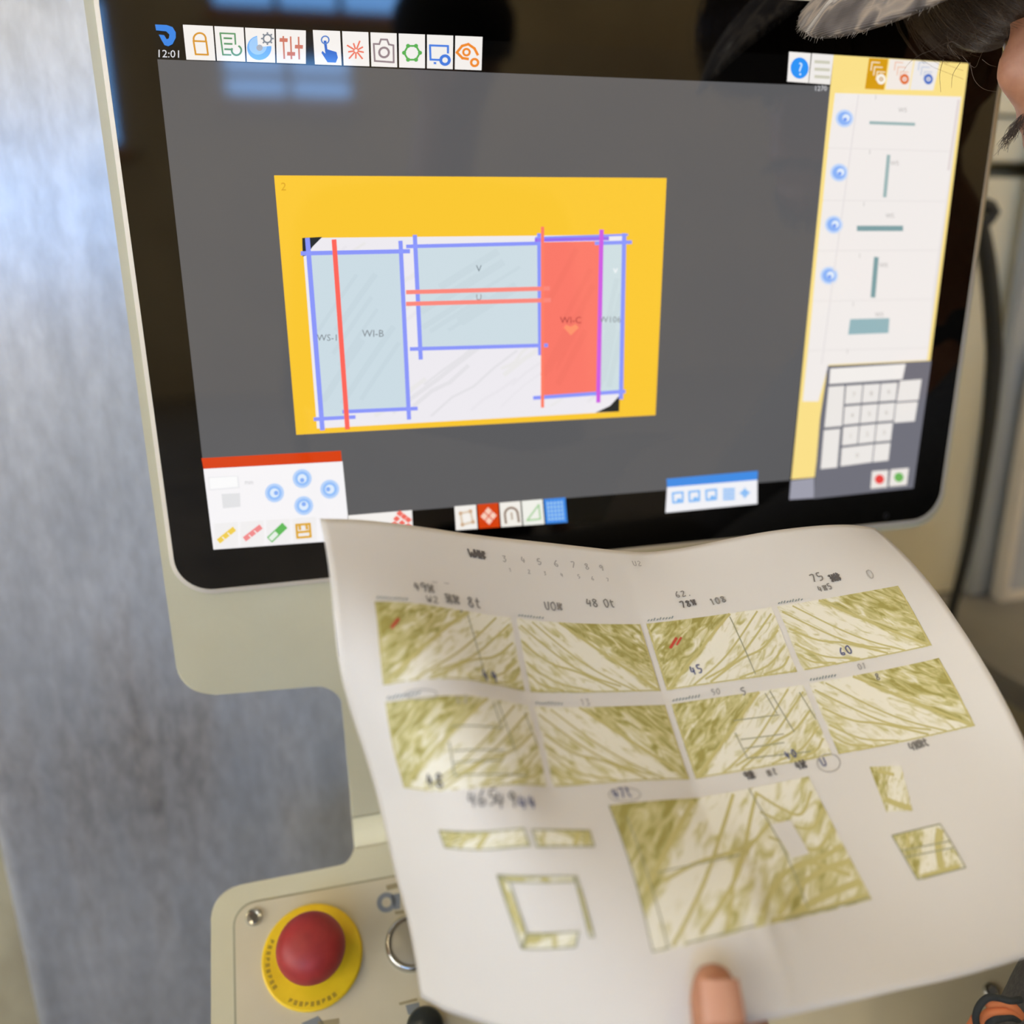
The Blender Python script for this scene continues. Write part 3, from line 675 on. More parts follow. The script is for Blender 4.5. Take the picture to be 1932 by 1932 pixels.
hp = [(1842, 380), (1852, 430), (1862, 490), (1870, 560), (1874, 620), (1876, 670), (1871, 740), (1865, 800), (1855, 870), (1843, 945), (1827, 1030), (1808, 1105), (1796, 1150), (1788, 1200)]
hr = [.0065, .0075, .0085, .0088, .0088, .0088, .0082, .0078, .0070, .0064, .0058, .0055, .0055, .0055]
ZH = -.27
hps = [W(pix(a, b, ZH)) for a, b in hp]
last = pix(1788, 1200, ZH); hps += [W((last.x-.025, (last.y+yb)/2-.03, ZH)), W((last.x-.055, yb-.12, ZH-.02)), W((last.x-.075, -1.345, ZH-.03))]; hr += [.0055]*3
first = pix(1842, 380, ZH); hps = [W((.285, .10, -.405)), W((.292, .105, -.33))] + hps; hr = [.006, .006]+hr
bm = bmesh.new(); sp_ = spline(hps, 5); rr = [hr[min(len(hr)-1, i//5)]*(1-(i % 5)/5)+hr[min(len(hr)-1, i//5+1)]*(i % 5)/5 for i in range(len(sp_))]
tube(bm, sp_, rr, 14)
tag(from_bm('rubber_hose', bm, mat('black_rubber', (44, 45, 40), .5, bump=(120, .3, .001)), None, True), 'black rubber hose bulging out beside the right edge of the screen', 'hose')

# ------------------------------------------------------------------ the folded drawing sheet
GRID = '''-1784,-801,1422 -1772,-884,1575 -1767,-977,1723 -1768,-1101,1845 -1762,-1261,1917 -1736,-1432,1951 -1698,-1601,1980 -1663,-1770,2017 -1637,-1937,2062 -1613,-2104,2110 -1582,-2271,2153 -1563,-2438,2202 -1553,-2604,2256
-1617,-828,1400 -1611,-917,1549 -1605,-1003,1701 -1602,-1100,1846 -1606,-1231,1963 -1602,-1389,2038 -1587,-1555,2092 -1556,-1722,2133 -1546,-1888,2190 -1529,-2055,2243 -1506,-2222,2291 -1485,-2389,2339 -1465,-2556,2388
-1455,-868,1373 -1452,-958,1521 -1446,-1044,1674 -1440,-1129,1827 -1440,-1230,1971 -1450,-1359,2093 -1461,-1510,2187 -1460,-1674,2256 -1451,-1839,2316 -1436,-2006,2370 -1417,-2173,2420 -1395,-2340,2468 -1372,-2507,2515
-1296,-914,1343 -1295,-1005,1491 -1292,-1096,1641 -1288,-1185,1792 -1285,-1277,1942 -1288,-1381,2086 -1301,-1501,2216 -1317,-1641,2326 -1326,-1797,2413 -1321,-1961,2479 -1306,-2127,2534 -1287,-2293,2584 -1267,-2460,2633
-1138,-962,1313 -1138,-1053,1461 -1139,-1149,1608 -1141,-1248,1753 -1142,-1348,1898 -1143,-1446,2044 -1146,-1546,2189 -1155,-1656,2326 -1167,-1779,2452 -1175,-1927,2548 -1171,-2087,2620 -1160,-2251,2680 -1146,-2416,2736
-979,-1005,1287 -981,-1099,1434 -984,-1198,1577 -991,-1304,1717 -998,-1416,1855 -1002,-1519,1999 -1002,-1614,2146 -1006,-1715,2290 -1003,-1798,2443 -1011,-1915,2572 -1016,-2059,2672 -1014,-2215,2750 -1008,-2376,2819
-818,-1045,1264 -822,-1143,1408 -828,-1244,1551 -835,-1350,1691 -841,-1458,1830 -845,-1562,1972 -846,-1658,2119 -845,-1746,2271 -842,-1826,2426 -845,-1924,2571 -852,-2049,2693 -856,-2192,2793 -856,-2343,2881
-656,-1085,1242 -662,-1182,1387 -669,-1283,1530 -675,-1387,1671 -680,-1492,1811 -684,-1595,1953 -685,-1690,2100 -684,-1775,2253 -681,-1855,2408 -682,-1944,2559 -686,-2052,2697 -692,-2181,2815 -696,-2318,2922
-494,-1125,1222 -502,-1218,1368 -508,-1315,1514 -513,-1417,1656 -518,-1521,1796 -521,-1624,1937 -524,-1722,2082 -523,-1810,2233 -521,-1888,2390 -520,-1968,2546 -522,-2062,2694 -527,-2177,2825 -532,-2300,2949
-330,-1164,1208 -340,-1253,1353 -345,-1341,1502 -351,-1443,1642 -355,-1548,1782 -359,-1652,1922 -362,-1755,2063 -365,-1851,2210 -362,-1926,2370 -358,-1992,2533 -356,-2070,2692 -362,-2175,2833 -367,-2288,2968
-171,-1192,1192 -174,-1268,1349 -180,-1346,1504 -185,-1438,1651 -190,-1541,1791 -193,-1648,1928 -197,-1753,2068 -198,-1851,2211 -198,-1938,2363 -197,-2020,2518 -197,-2106,2671 -199,-2199,2820 -201,-2296,2965
-6,-1190,1195 -10,-1264,1353 -15,-1343,1509 -20,-1433,1658 -24,-1537,1797 -28,-1645,1933 -30,-1750,2071 -32,-1850,2213 -33,-1946,2359 -34,-2038,2508 -35,-2129,2658 -36,-2218,2809 -36,-2306,2960
157,-1171,1208 153,-1250,1364 149,-1333,1518 145,-1428,1664 142,-1535,1801 138,-1642,1937 135,-1746,2075 133,-1848,2216 132,-1948,2359 130,-2045,2504 129,-2140,2651 129,-2232,2800 129,-2319,2951
320,-1147,1224 316,-1232,1377 313,-1322,1528 310,-1422,1670 307,-1533,1805 305,-1636,1944 302,-1740,2081 298,-1841,2220 297,-1942,2364 295,-2043,2507 294,-2143,2650 293,-2242,2794 294,-2340,2939
483,-1128,1239 479,-1217,1390 477,-1310,1538 475,-1413,1679 473,-1520,1815 470,-1626,1953 468,-1730,2091 464,-1831,2232 461,-1930,2374 459,-2032,2516 458,-2138,2655 458,-2248,2790 458,-2360,2924
647,-1119,1249 643,-1204,1402 641,-1297,1549 639,-1399,1691 637,-1505,1828 635,-1612,1965 632,-1715,2105 628,-1815,2247 625,-1914,2389 623,-2018,2528 623,-2130,2662 623,-2250,2787 623,-2378,2905
811,-1119,1253 808,-1197,1409 805,-1284,1561 803,-1381,1706 802,-1486,1845 799,-1591,1983 795,-1691,2124 791,-1792,2266 789,-1894,2406 788,-2003,2542 788,-2122,2669 789,-2253,2784 788,-2391,2888
974,-1133,1249 973,-1201,1411 971,-1274,1570 967,-1360,1723 964,-1459,1867 960,-1559,2010 954,-1654,2154 952,-1762,2290 951,-1871,2426 952,-1989,2555 953,-2117,2673 954,-2254,2782 954,-2396,2884
1132,-1168,1234 1137,-1214,1406 1135,-1269,1576 1129,-1337,1740 1121,-1418,1898 1112,-1504,2050 1107,-1603,2196 1108,-1717,2328 1112,-1842,2451 1116,-1975,2567 1118,-2113,2676 1119,-2255,2780 1119,-2398,2881'''
GR_ = [[Vector([int(c)/1e4 for c in q.split(',')]) for q in r.split()] for r in GRID.strip().split('\n')]
PU, PV = .297, .210; NU, NV = len(GR_)-1, len(GR_[0])-1; HF = NU//2
def cr(p0, p1, p2, p3, t): return .5*((2*p1)+(p2-p0)*t+(2*p0-5*p1+4*p2-p3)*t*t+(3*p1-p0-3*p2+p3)*t**3)
def colv(i, v):
    b = min(max(v/PV*NV, 0), NV-1e-6); j = int(b); t = b-j; c = GR_[i]
    p1, p2 = c[j], c[j+1]; p0 = c[j-1] if j > 0 else p1*2-p2; p3 = c[j+2] if j+2 <= NV else p2*2-p1
    return cr(p0, p1, p2, p3, t)
def pbase(u, v):
    a = min(max(u/PU*NU, 0), NU-1e-6); i = int(a); t = a-i
    lo, hi = (0, HF) if i < HF else (HF, NU)
    p1, p2 = colv(i, v), colv(i+1, v)
    p0 = colv(i-1, v) if i-1 >= lo else p1*2-p2; p3 = colv(i+2, v) if i+2 <= hi else p2*2-p1
    return cr(p0, p1, p2, p3, t)
def px2uv(x, y):
    best = None
    for i in range(0, NU+1):
        for j in range(0, NV+1):
            q = PROJ[i][j]; d = (q[0]-x)**2+(q[1]-y)**2
            if best is None or d < best[0]: best = (d, i/NU*PU, j/NV*PV)
    u, v = best[1], best[2]
    for _ in range(8):
        e = 1e-4; q = proj(pbase(u, v)); qu = proj(pbase(u+e if u < PU/2 else u-e, v)); qv = proj(pbase(u, v+e if v < PV/2 else v-e))
        su, sv = (e if u < PU/2 else -e), (e if v < PV/2 else -e)
        a, b, c, d = (qu[0]-q[0])/su, (qv[0]-q[0])/sv, (qu[1]-q[1])/su, (qv[1]-q[1])/sv
        det = a*d-b*c; rx, ry = x-q[0], y-q[1]
        u += max(-.02, min(.02, (d*rx-b*ry)/det)); v += max(-.02, min(.02, (a*ry-c*rx)/det))
        u = min(max(u, 0), PU); v = min(max(v, 0), PV)
    return u, v
PROJ = [[proj(p) for p in r] for r in GR_]
CREASE = []
for (xa, ya), (xb, yb_), amp, wd_ in (((1440, 1730), (1500, 1925), .0007, .0022), ((1418, 1740), (1445, 1800), -.0006, .002), ((1470, 1690), (1500, 1760), .0004, .003), ((1335, 1500), (1430, 1700), .0004, .003), ((800, 1640), (850, 1930), .0008, .008), ((735, 1490), (750, 1512), -.0003, .0015)):
    CREASE.append((px2uv(xa, ya), px2uv(xb, yb_), amp, wd_))
def pnorm(u, v):
    e = .0015
    pu = pbase(u+e, v)-pbase(u-e, v) if e < u < PU-e else (pbase(u+e, v)-pbase(u, v) if u <= e else pbase(u, v)-pbase(u-e, v))
    pv = pbase(u, v+e)-pbase(u, v-e) if e < v < PV-e else (pbase(u, v+e)-pbase(u, v) if v <= e else pbase(u, v)-pbase(u, v-e))
    return pv.cross(pu).normalized()
def paper(u, v, h=0.):
    d = 0.
    for (a, b, amp, w_) in CREASE:
        ab = Vector((b[0]-a[0], b[1]-a[1])); ap = Vector((u-a[0], v-a[1])); t = max(0, min(1, ap.dot(ab)/ab.dot(ab)))
        q = (ap-ab*t).length
        if q < 4*w_: d += amp*math.exp(-(q/w_)**2)
    return W(pbase(u, v)+pnorm(u, v)*(h+d))
def paper_material():
    m = bpy.data.materials.new('white_paper'); m.use_nodes = True; nt = m.node_tree; b = nt.nodes['Principled BSDF']
    b.inputs['Base Color'].default_value = (*lin((226, 223, 216)), 1); b.inputs['Roughness'].default_value = .55; b.inputs['Specular IOR Level'].default_value = .35
    tr = nt.nodes.new('ShaderNodeBsdfTranslucent'); tr.inputs[0].default_value = (*lin((236, 226, 200)), 1)
    mx = nt.nodes.new('ShaderNodeMixShader'); mx.inputs[0].default_value = .14
    nt.links.new(b.outputs[0], mx.inputs[1]); nt.links.new(tr.outputs[0], mx.inputs[2]); nt.links.new(mx.outputs[0], nt.nodes['Material Output'].inputs[0]); return m
paper_m = paper_material()
pap = tag(empty('drawing_sheet', W(pbase(PU/2, PV))), 'creased white paper sheet printed with green veined slab layouts, held over the panel', 'paper sheet')
A_, B_ = 96, 66
vv = [paper(PU*i/A_, PV*j/B_) for i in range(A_+1) for j in range(B_+1)]
ff = [(i*(B_+1)+j, i*(B_+1)+j+1, (i+1)*(B_+1)+j+1, (i+1)*(B_+1)+j) for i in range(A_) for j in range(B_)]
po = mesh('paper', vv, ff, paper_m, pap, True)
md = po.modifiers.new('thick', 'SOLIDIFY'); md.thickness = .0001; md.offset = -1
# green veined stone print
OL, OL2, CRM = (154, 146, 76), (198, 192, 138), (229, 226, 208)
def marble_material(sc=.5):
    m = bpy.data.materials.new('printed_green_marble'); m.use_nodes = True; nt = m.node_tree; N = nt.nodes; L = nt.links; b = N['Principled BSDF']
    b.inputs['Roughness'].default_value = .5; b.inputs['Specular IOR Level'].default_value = .35
    uv = N.new('ShaderNodeUVMap'); sep = N.new('ShaderNodeSeparateXYZ'); L.new(uv.outputs[0], sep.inputs[0])
    def mth(op, a, b_, c=None):
        n = N.new('ShaderNodeMath'); n.operation = op
        for k, x in enumerate((a, b_, c)):
            if x is None: continue
            if isinstance(x, (int, float)): n.inputs[k].default_value = x
            else: L.new(x, n.inputs[k])
        return n.outputs[0]
    x = mth('MULTIPLY', sep.outputs[0], 1.9); y = sep.outputs[1]
    s = mth('ADD', mth('MULTIPLY', x, .643), mth('MULTIPLY', y, .766)); l = mth('SUBTRACT', mth('MULTIPLY', x, .766), mth('MULTIPLY', y, .643))
    oi = N.new('ShaderNodeObjectInfo')
    cb = N.new('ShaderNodeCombineXYZ'); L.new(mth('MULTIPLY', l, 3.6), cb.inputs[0]); L.new(mth('MULTIPLY', s, 11.), cb.inputs[1]); L.new(mth('MULTIPLY', oi.outputs['Random'], 9.), cb.inputs[2])
    nz = N.new('ShaderNodeTexNoise'); nz.inputs['Scale'].default_value = 1.0; nz.inputs['Detail'].default_value = 4; nz.inputs['Distortion'].default_value = .9; L.new(cb.outputs[0], nz.inputs['Vector'])
    bias = N.new('ShaderNodeValToRGB'); L.new(mth('MULTIPLY', s, sc), bias.inputs[0]); e = bias.color_ramp.elements
    e[0].position = 0; e[0].color = (.62,)*3+(1,); e[1].position = 1; e[1].color = (.50,)*3+(1,)
    for p_, v_ in ((.33, .57), (.405, .52), (.43, .34), (.56, .33), (.64, .38), (.84, .44)):
        k = e.new(p_); k.color = (v_,)*3+(1,)
    val = mth('SUBTRACT', mth('ADD', nz.outputs[0], bias.outputs[0]), .5)
    r = N.new('ShaderNodeValToRGB'); L.new(val, r.inputs[0]); e = r.color_ramp.elements
    e[0].position = .36; e[0].color = (*lin(CRM), 1); e[1].position = .70; e[1].color = (*lin(OL), 1); k = e.new(.53); k.color = (*lin(OL2), 1)
    L.new(r.outputs[0], b.inputs['Base Color']); return m
marble = marble_material(); marble_big = marble_material(.72); vein_m = mat('printed_vein', (190, 181, 118), .5); line_m = mat('printed_line', (150, 150, 120), .5)
HP = .00018
def patch(name, f, nu, nv, material, h, flip=False, parent=pap):
    vs2, us = [], []
    for i in range(nu+1):
        for j in range(nv+1):
            a, b = i/nu, j/nv; vs2.append(paper(*f(a, b), h)); us.append(((1-a) if flip else a, b))
    return mesh(name, vs2, [(i*(nv+1)+j, i*(nv+1)+j+1, (i+1)*(nv+1)+j+1, (i+1)*(nv+1)+j) for i in range(nu) for j in range(nv)], material, parent, True, us)
class Ink:
    """strokes on the sheet, in sheet coordinates (metres)"""
    def __init__(s): s.v = []; s.f = []
    def stroke(s, pts, w, h=HP*2, n=4):
        P = [Vector(p) for p in pts]
        P2 = [p.to_3d() for p in P]; sm = spline(P2, n) if len(P) > 2 else [P2[0].lerp(P2[1], k/n) for k in range(n+1)]
        k0 = len(s.v)
        for i, p in enumerate(sm):
            t = (sm[min(i+1, len(sm)-1)]-sm[max(i-1, 0)]); t = t.normalized() if t.length > 1e-9 else Vector((1, 0, 0)); nn = Vector((-t.y, t.x))*w/2
            for sg in (1, -1): s.v.append(paper(min(max(p.x+sg*nn.x, 0), PU), min(max(p.y+sg*nn.y, 0), PV), h))
        for i in range(len(sm)-1): s.f.append((k0+2*i, k0+2*i+1, k0+2*i+3, k0+2*i+2))
        return s
    def build(s, name, material, parent=pap, label=None):
        o = mesh(name, s.v, s.f, material, parent)
        if label: o['label'] = label
        return o
gw, gh, ggu, ggv, gm = 0.06377, 0.03435, 0.00302, 0.00654, 0.04522
cols = [.1485-ggu*1.5-2*gw, .1485-ggu/2-gw, .1485+ggu/2, .1485+ggu*1.5+gw]
VEINS = [([(.02, .98), (.3, .55), (.58, .12), (.66, .01)], .0022), ([(.2, .98), (.42, .75), (.6, .5), (.88, .03)], .0014), ([(.3, .92), (.5, .78), (.68, .57), (.98, .1)], .0015), ([(.33, .97), (.6, .72), (.8, .6), (.98, .36)], .0017),
         ([(.55, .97), (.8, .85), (.985, .6)], .0014), ([(.74, .97), (.9, .9), (.985, .76)], .0016), ([(.0, .985), (.5, .985), (.99, .985)], .0010), ([(.01, .02), (.01, .98)], .0012)]
for r in range(2):
    for c in range(4):
        u0, v0 = cols[c], gm+r*(gh+ggv); fl = c % 2 == 1
        pic = patch('slab_picture', lambda a, b: (u0+gw*a, v0+gh*b), 26, 14, marble, HP, fl)
        k = Ink()
        for pts, w_ in VEINS:
            k.stroke([(u0+gw*((1-x) if fl else x), v0+gh*y) for x, y in pts], w_*.62, HP*1.6, 5)
        k.build('vein_lines', vein_m, pic)
        if c % 2 == 0:
            k = Ink()
            segs = [((.65, .06), (.68, .95))] if r == 0 else [((.4, .34), (.74, .36)), ((.4, .6), (.72, .62)), ((.4, .72), (.7, .73)), ((.38, .5), (.4, .85)), ((.74, .02), (.8, .62)), ((.7, .04), (.73, .34)), ((.95, .1), (.99, .5)), ((.4, .85), (.86, .9))]
            for a, b in segs: k.stroke([(u0+gw*a[0], v0+gh*a[1]), (u0+gw*b[0], v0+gh*b[1])], .0005, HP*2.2, 5)
            k.build('cut_out_lines', line_m, pic)
def quad_uv(px4): return [Vector(px2uv(*p)) for p in px4]
def qf(q): return lambda a, b: tuple((q[0]*(1-a)+q[1]*a)*(1-b)+(q[3]*(1-a)+q[2]*a)*b)
def picture(px4, nu, nv, veins, w=1., flip=False, extra=(), mat_=None):
    q = quad_uv(px4); f = qf(q); pic = patch('slab_picture', f, nu, nv, mat_ or marble, HP, flip)
    if veins:
        k = Ink()
        for pts, w_ in veins: k.stroke([f(*p) for p in pts], w_*w, HP*1.6, 5)
        k.build('vein_lines', vein_m, pic)
    if extra:
        k = Ink()
        for pts in extra: k.stroke([f(*p) for p in pts], .0005, HP*2.2, 5)
        k.build('cut_out_lines', line_m, pic)
    return pic, f
BIGV = [([(.03, .62), (.2, .35), (.42, .02)], .0022), ([(.08, .98), (.3, .62), (.52, .22), (.62, .02)], .0015), ([(.2, .95), (.4, .7), (.52, .5), (.72, .06)], .0015), ([(.12, .58), (.3, .5), (.5, .46), (.62, .4)], .0014), ([(.3, .98), (.45, .6), (.6, .42), (.72, .3)], .0013),
        ([(.72, .04), (.8, .2), (.88, .28), (.98, .12)], .0012), ([(.7, .2), (.8, .34), (.9, .4), (.99, .28)], .0012), ([(.68, .4), (.8, .52), (.88, .56), (.99, .44)], .0013), ([(.55, .95), (.7, .8), (.85, .72), (.99, .7)], .0022), ([(.6, .98), (.78, .9), (.99, .86)], .0026), ([(.45, .95), (.6, .75), (.72, .66), (.9, .62), (.99, .58)], .002), ([(.64, .7), (.8, .64), (.96, .8)], .002), ([(.5, .98), (.99, .97)], .0016)]
pic, f = picture([(1148, 1520), (1525, 1465), (1645, 1697), (1232, 1800)], 34, 30, BIGV, 1., False, [[(.0, .0), (.0, .99)], [(.06, .1), (.06, .98)], [(.0, .985), (.99, .985)], [(.1, .52), (.5, .5)], [(.7, .0), (.72, .5), (.7, .95)]], marble_big)
cutq = quad_uv([(1453, 1556), (1490, 1548), (1526, 1611), (1492, 1621)])
patch('blank_cut_out', qf(cutq), 6, 8, paper_m, HP*3, False, pic)
SV = [([(.05, .95), (.2, .1)], .0012), ([(.2, .95), (.38, .05)], .0014), ([(.42, .95), (.6, .05)], .0022)]
picture([(829, 1566), (988, 1563), (1000, 1596), (840, 1598)], 12, 4, SV, 1., False, [[(0, 0), (1, 0)], [(1, 0), (1, 1)], [(1, 1), (0, 1)], [(0, 1), (0, 0)]])
picture([(1003, 1566), (1112, 1567), (1121, 1598), (1012, 1598)], 10, 4, [([(.08, .95), (.2, .05)], .0012), ([(.66, .95), (.8, .05)], .0022), ([(.84, .95), (.98, .05)], .0016)], 1., True, [[(0, 0), (1, 0)], [(1, 0), (1, 1)], [(1, 1), (0, 1)], [(0, 1), (0, 0)]])
for q4 in ([(938, 1650), (1084, 1653), (1083, 1664), (962, 1663)], [(938, 1650), (962, 1663), (994, 1760), (985, 1789)], [(994, 1760), (1092, 1757), (1086, 1786), (985, 1789)], [(1083, 1655), (1088, 1653), (1121, 1767), (1112, 1768)]):
    picture(q4, 10, 3, [([(.05, .5), (.3, .5)], .0016), ([(.55, .2), (.62, .9)], .0018)], 1., False, [[(0, 0), (1, 0)], [(1, 0), (1, 1)], [(1, 1), (0, 1)], [(0, 1), (0, 0)]])
picture([(1682, 1577), (1773, 1555), (1821, 1637), (1730, 1660)], 8, 8, [([(.15, .4), (.3, .02)], .0014), ([(.55, .9), (.75, .4), (.95, .1)], .003), ([(.1, .97), (.9, .95)], .002)], 1., False, [[(0, 0), (1, 0)], [(1, 0), (1, 1)], [(1, 1), (0, 1)], [(0, 1), (0, 0)], [(0, .35), (1, .4)], [(0, .5), (1, .55)]])
picture([(1640, 1447), (1700, 1445), (1722, 1530), (1672, 1532)], 6, 7, [([(.1, .72), (.5, .85), (.95, .95)], .0026), ([(.2, .1), (.7, .2)], .0016)], 1.)
# handwriting
GL = {'0': [[(.5, 0), (.1, .3), (.2, .9), (.6, 1), (.9, .6), (.8, .1), (.5, 0)]], '1': [[(.3, .2), (.6, 0), (.5, 1)]], '2': [[(.1, .2), (.5, 0), (.8, .25), (.4, .65), (.1, 1), (.9, .95)]], '3': [[(.1, .1), (.8, .1), (.4, .45), (.85, .7), (.4, 1), (.1, .9)]],
      '4': [[(.3, 0), (.1, .6), (.8, .55)], [(.65, .2), (.55, 1)]], '5': [[(.85, 0), (.25, .05), (.2, .45), (.8, .55), (.6, .95), (.1, .95)]], '6': [[(.7, 0), (.2, .4), (.15, .85), (.6, 1), (.8, .7), (.2, .65)]], '7': [[(.1, .05), (.85, .05), (.4, 1)]],
      '8': [[(.5, .45), (.15, .2), (.5, 0), (.8, .2), (.5, .45), (.15, .8), (.5, 1), (.85, .8), (.5, .45)]], '9': [[(.8, .2), (.4, 0), (.15, .3), (.5, .5), (.8, .2), (.6, 1)]],
      'W': [[(.0, 0), (.2, 1), (.45, .4), (.7, 1), (1, 0)]], 't': [[(.5, 0), (.45, .9), (.8, 1)], [(.2, .35), (.85, .3)]], 'L': [[(.2, 0), (.15, 1), (.8, .95)]], 'U': [[(.1, 0), (.15, .9), (.7, .95), (.85, 0)]], '-': [[(.1, .5), (.9, .5)]], '#': [[(0, .1), (1, .9)], [(0, .5), (1, .3), (.1, .8), (.9, .6)], [(.2, 0), (.3, 1)], [(.6, 0), (.7, 1)], [(1, .1), (0, .95)]], 'm': [[(.0, 1), (.1, .3), (.3, .3), (.35, 1), (.5, .3), (.7, .3), (.8, 1)]], ' ': [], '.': [[(.4, .9), (.5, 1)]]}
pen = mat('pencil_grey', (128, 124, 118), .6); penb = mat('ink_blue', (86, 90, 126), .6); pend = mat('ink_black', (88, 84, 82), .6); penf = mat('pencil_faint', (172, 168, 160), .6); penr = mat('ink_red', (186, 62, 44), .6)
hw = random.Random(3)
def write(txt, px, py, h, m_, w=.00055, ang=0., adv=.85):
    """handwriting whose lower left corner is at a photo pixel; h in metres"""
    u, v = px2uv(px, py); k = Ink(); x = 0.; h *= .88; w *= .85
    ca, sa = math.cos(ang), math.sin(ang)
    for ch in txt:
        for st in GL[ch]:
            pts = []
            for a, b in st:
                lx, ly = (x+a*.62+hw.uniform(-.05, .05))*h, (b-1+hw.uniform(-.05, .05))*h
                pts.append((u+lx*ca-ly*sa, v+lx*sa+ly*ca))
            k.stroke(pts, w, HP*2.6, 3)
        x += adv
    if k.f: return k.build('handwritten_note', m_)
write('W##', 886, 1052, .0056, pend, .0010, 0, .5)
for k, (ch, x) in enumerate(zip('30 40 50 60 70 80 90'.split(), (948, 984, 1014, 1046, 1078, 1104, 1132))):
    write(ch[0], x, 1060+k*3, .004, penf, .0007); write(str(k+1), x+12, 1080+k*3, .0024, penf, .0005)
write('U2', 1195, 1068, .0036, penf)
write('49#', 782, 1115, .0052, pen, .0008, 0, .7); write('-', 815, 1108, .006, penf, .0005); write('-', 838, 1110, .006, penf, .0005)
write('W2', 806, 1137, .0042, pen); write('## 8t', 842, 1138, .0056, pen, .0009, 0, .72); write('.', 866, 1154, .004, penb, .0020)
write('Uo#'.replace('o', '0'), 1028, 1150, .0046, pen, .0007, 0, .8); write('48 0t', 1108, 1145, .0048, pen, .0008, 0, .7)
write('62.', 1276, 1128, .004, pen, .0006); write('78#', 1286, 1148, .004, pend, .0008, -.1); write('108', 1342, 1143, .004, pen, .0008, -.1)
write('75', 1534, 1100, .005, pen, .0008, -.12); write('##', 1570, 1100, .0052, pend, .0008, -.12, .6); write('4#5', 1546, 1118, .0036, pen, .0007, -.1); write('0', 1640, 1092, .0056, penf, .0008)
write('49', 912, 1285, .0058, penb, .0009); write('48', 808, 1484, .0052, pend, .0009); write('45', 1305, 1274, .0045, penb, .0008, -.1); write('60', 1588, 1238, .0045, penb, .0008, -.12); write('40', 1485, 1434, .0040, penb, .0008, -.1)
write('465', 884, 1522, .0062, pen, .0008, 0, .7); write('49', 936, 1526, .0062, pen, .0009); write('44', 980, 1528, .0056, penb, .0009)
write('L2.', 862, 1326, .0036, penf, .0005); write('13', 1096, 1332, .0034, penf, .0005); write('50', 1344, 1312, .003, penf, .0006); write('01', 1620, 1264, .003, penf, .0006); write('8', 1654, 1284, .0034, pen, .0006); write('5', 1400, 1312, .004, pen, .0006)
write('47t', 1160, 1508, .0046, penb, .0008, -.1, .7); write('9#', 1408, 1474, .0042, pend, .0008, -.1, .6); write('mt', 1450, 1466, .0036, pen, .0008, -.1, .8); write('4#', 1505, 1454, .0044, pend, .0008, -.1, .6); write('U', 1552, 1446, .0040, penb, .0007, -.1)
write('4##t', 1720, 1418, .0042, pen, .0008, -.12, .6)
for c0, rx, ry in (((1178, 1500), 30, 13), ((1563, 1440), 22, 17), ((795, 1310), 30, 9)):
    k = Ink(); k.stroke([px2uv(c0[0]+rx*math.cos(2*math.pi*i/10), c0[1]+ry*math.sin(2*math.pi*i/10)) for i in range(11)], .0004, HP*2.4, 3); k.build('pen_circle', penf)
k = Ink(); k.stroke([px2uv(738, 1186), px2uv(752, 1168)], .0012, HP*2.8); k.build('red_tick', penr); k = Ink(); k.stroke([px2uv(1264, 1224), px2uv(1276, 1204)], .0013, HP*2.8); k.build('red_tick', penr); k = Ink(); k.stroke([px2uv(1276, 1218), px2uv(1285, 1203)], .0010, HP*2.8); k.build('red_tick', penr)
for c in range(4):
    for r in range(2):
        u0, v0 = cols[c]+.001, gm+r*(gh+ggv)-.0011; k = Ink(); x = 0
        for q in range(9): k.stroke([(u0+q*.0015, v0), (u0+q*.0015+.0011, v0-.0006-.0008*hw.random())], .0005, HP*2.4, 1)
        k.build('printed_caption', mat('caption_print', (128, 140, 138), .6))

# ------------------------------------------------------------------ people
def remeshed(name, bm, voxel, smooth, material, parent):
    me = bpy.data.meshes.new('tmp'); bm.to_mesh(me); bm.free()
    o = bpy.data.objects.new('tmp', me); COL.objects.link(o)
    r = o.modifiers.new('r', 'REMESH'); r.mode = 'VOXEL'; r.voxel_size = voxel
    s = o.modifiers.new('s', 'SMOOTH'); s.factor = .5; s.iterations = smooth
    bpy.context.view_layer.update()
    m2 = bpy.data.meshes.new_from_object(o.evaluated_get(bpy.context.evaluated_depsgraph_get()))
    bpy.data.objects.remove(o); bpy.data.meshes.remove(me)
    off = parent.location
    for v in m2.vertices: v.co -= off
    for p in m2.polygons: p.use_smooth = True
    m2.name = name; m2.materials.clear()
    return link(name, m2, material, parent)
def ball(bm, c, r):
    bmesh.ops.create_icosphere(bm, subdivisions=2, radius=r, matrix=Matrix.Translation(Vector(c)))
def limb(bm, pts, radii, n=14):
    P = [W(p) for p in pts]
    for i, p in enumerate(P):
        ball(bm, p, radii[i])
        if i: tube(bm, [P[i-1], p], [radii[i-1], radii[i]], n)
def interp(tab, x):
    for (a, fa), (b, fb) in zip(tab, tab[1:]):
        if x <= b:
            t = max(0, (x-a)/(b-a)); t = t*t*(3-2*t)*.5+t*.5; return fa+(fb-fa)*t
    return tab[-1][1]
FRONT = [(-78, 40), (-70, 78), (-60, 88), (-50, 90), (-42, 86), (-35, 91), (-29, 89), (-23, 93), (-15, 88), (0, 86), (18, 87), (32, 95), (60, 95), (85, 82), (105, 55), (118, 22), (122, 4)]
BACKS = [(-78, 30), (-60, 52), (-30, 78), (0, 92), (40, 100), (75, 92), (100, 66), (115, 32), (122, 4)]
WIDTH = [(-78, 26), (-66, 44), (-45, 58), (-20, 66), (10, 71), (40, 76), (75, 70), (100, 50), (115, 26), (122, 4)]
NOSE = [(-24, 0), (-20, 3), (-14, 11), (-4, 19), (0, 20), (6, 18), (16, 11), (26, 5), (34, 0)]
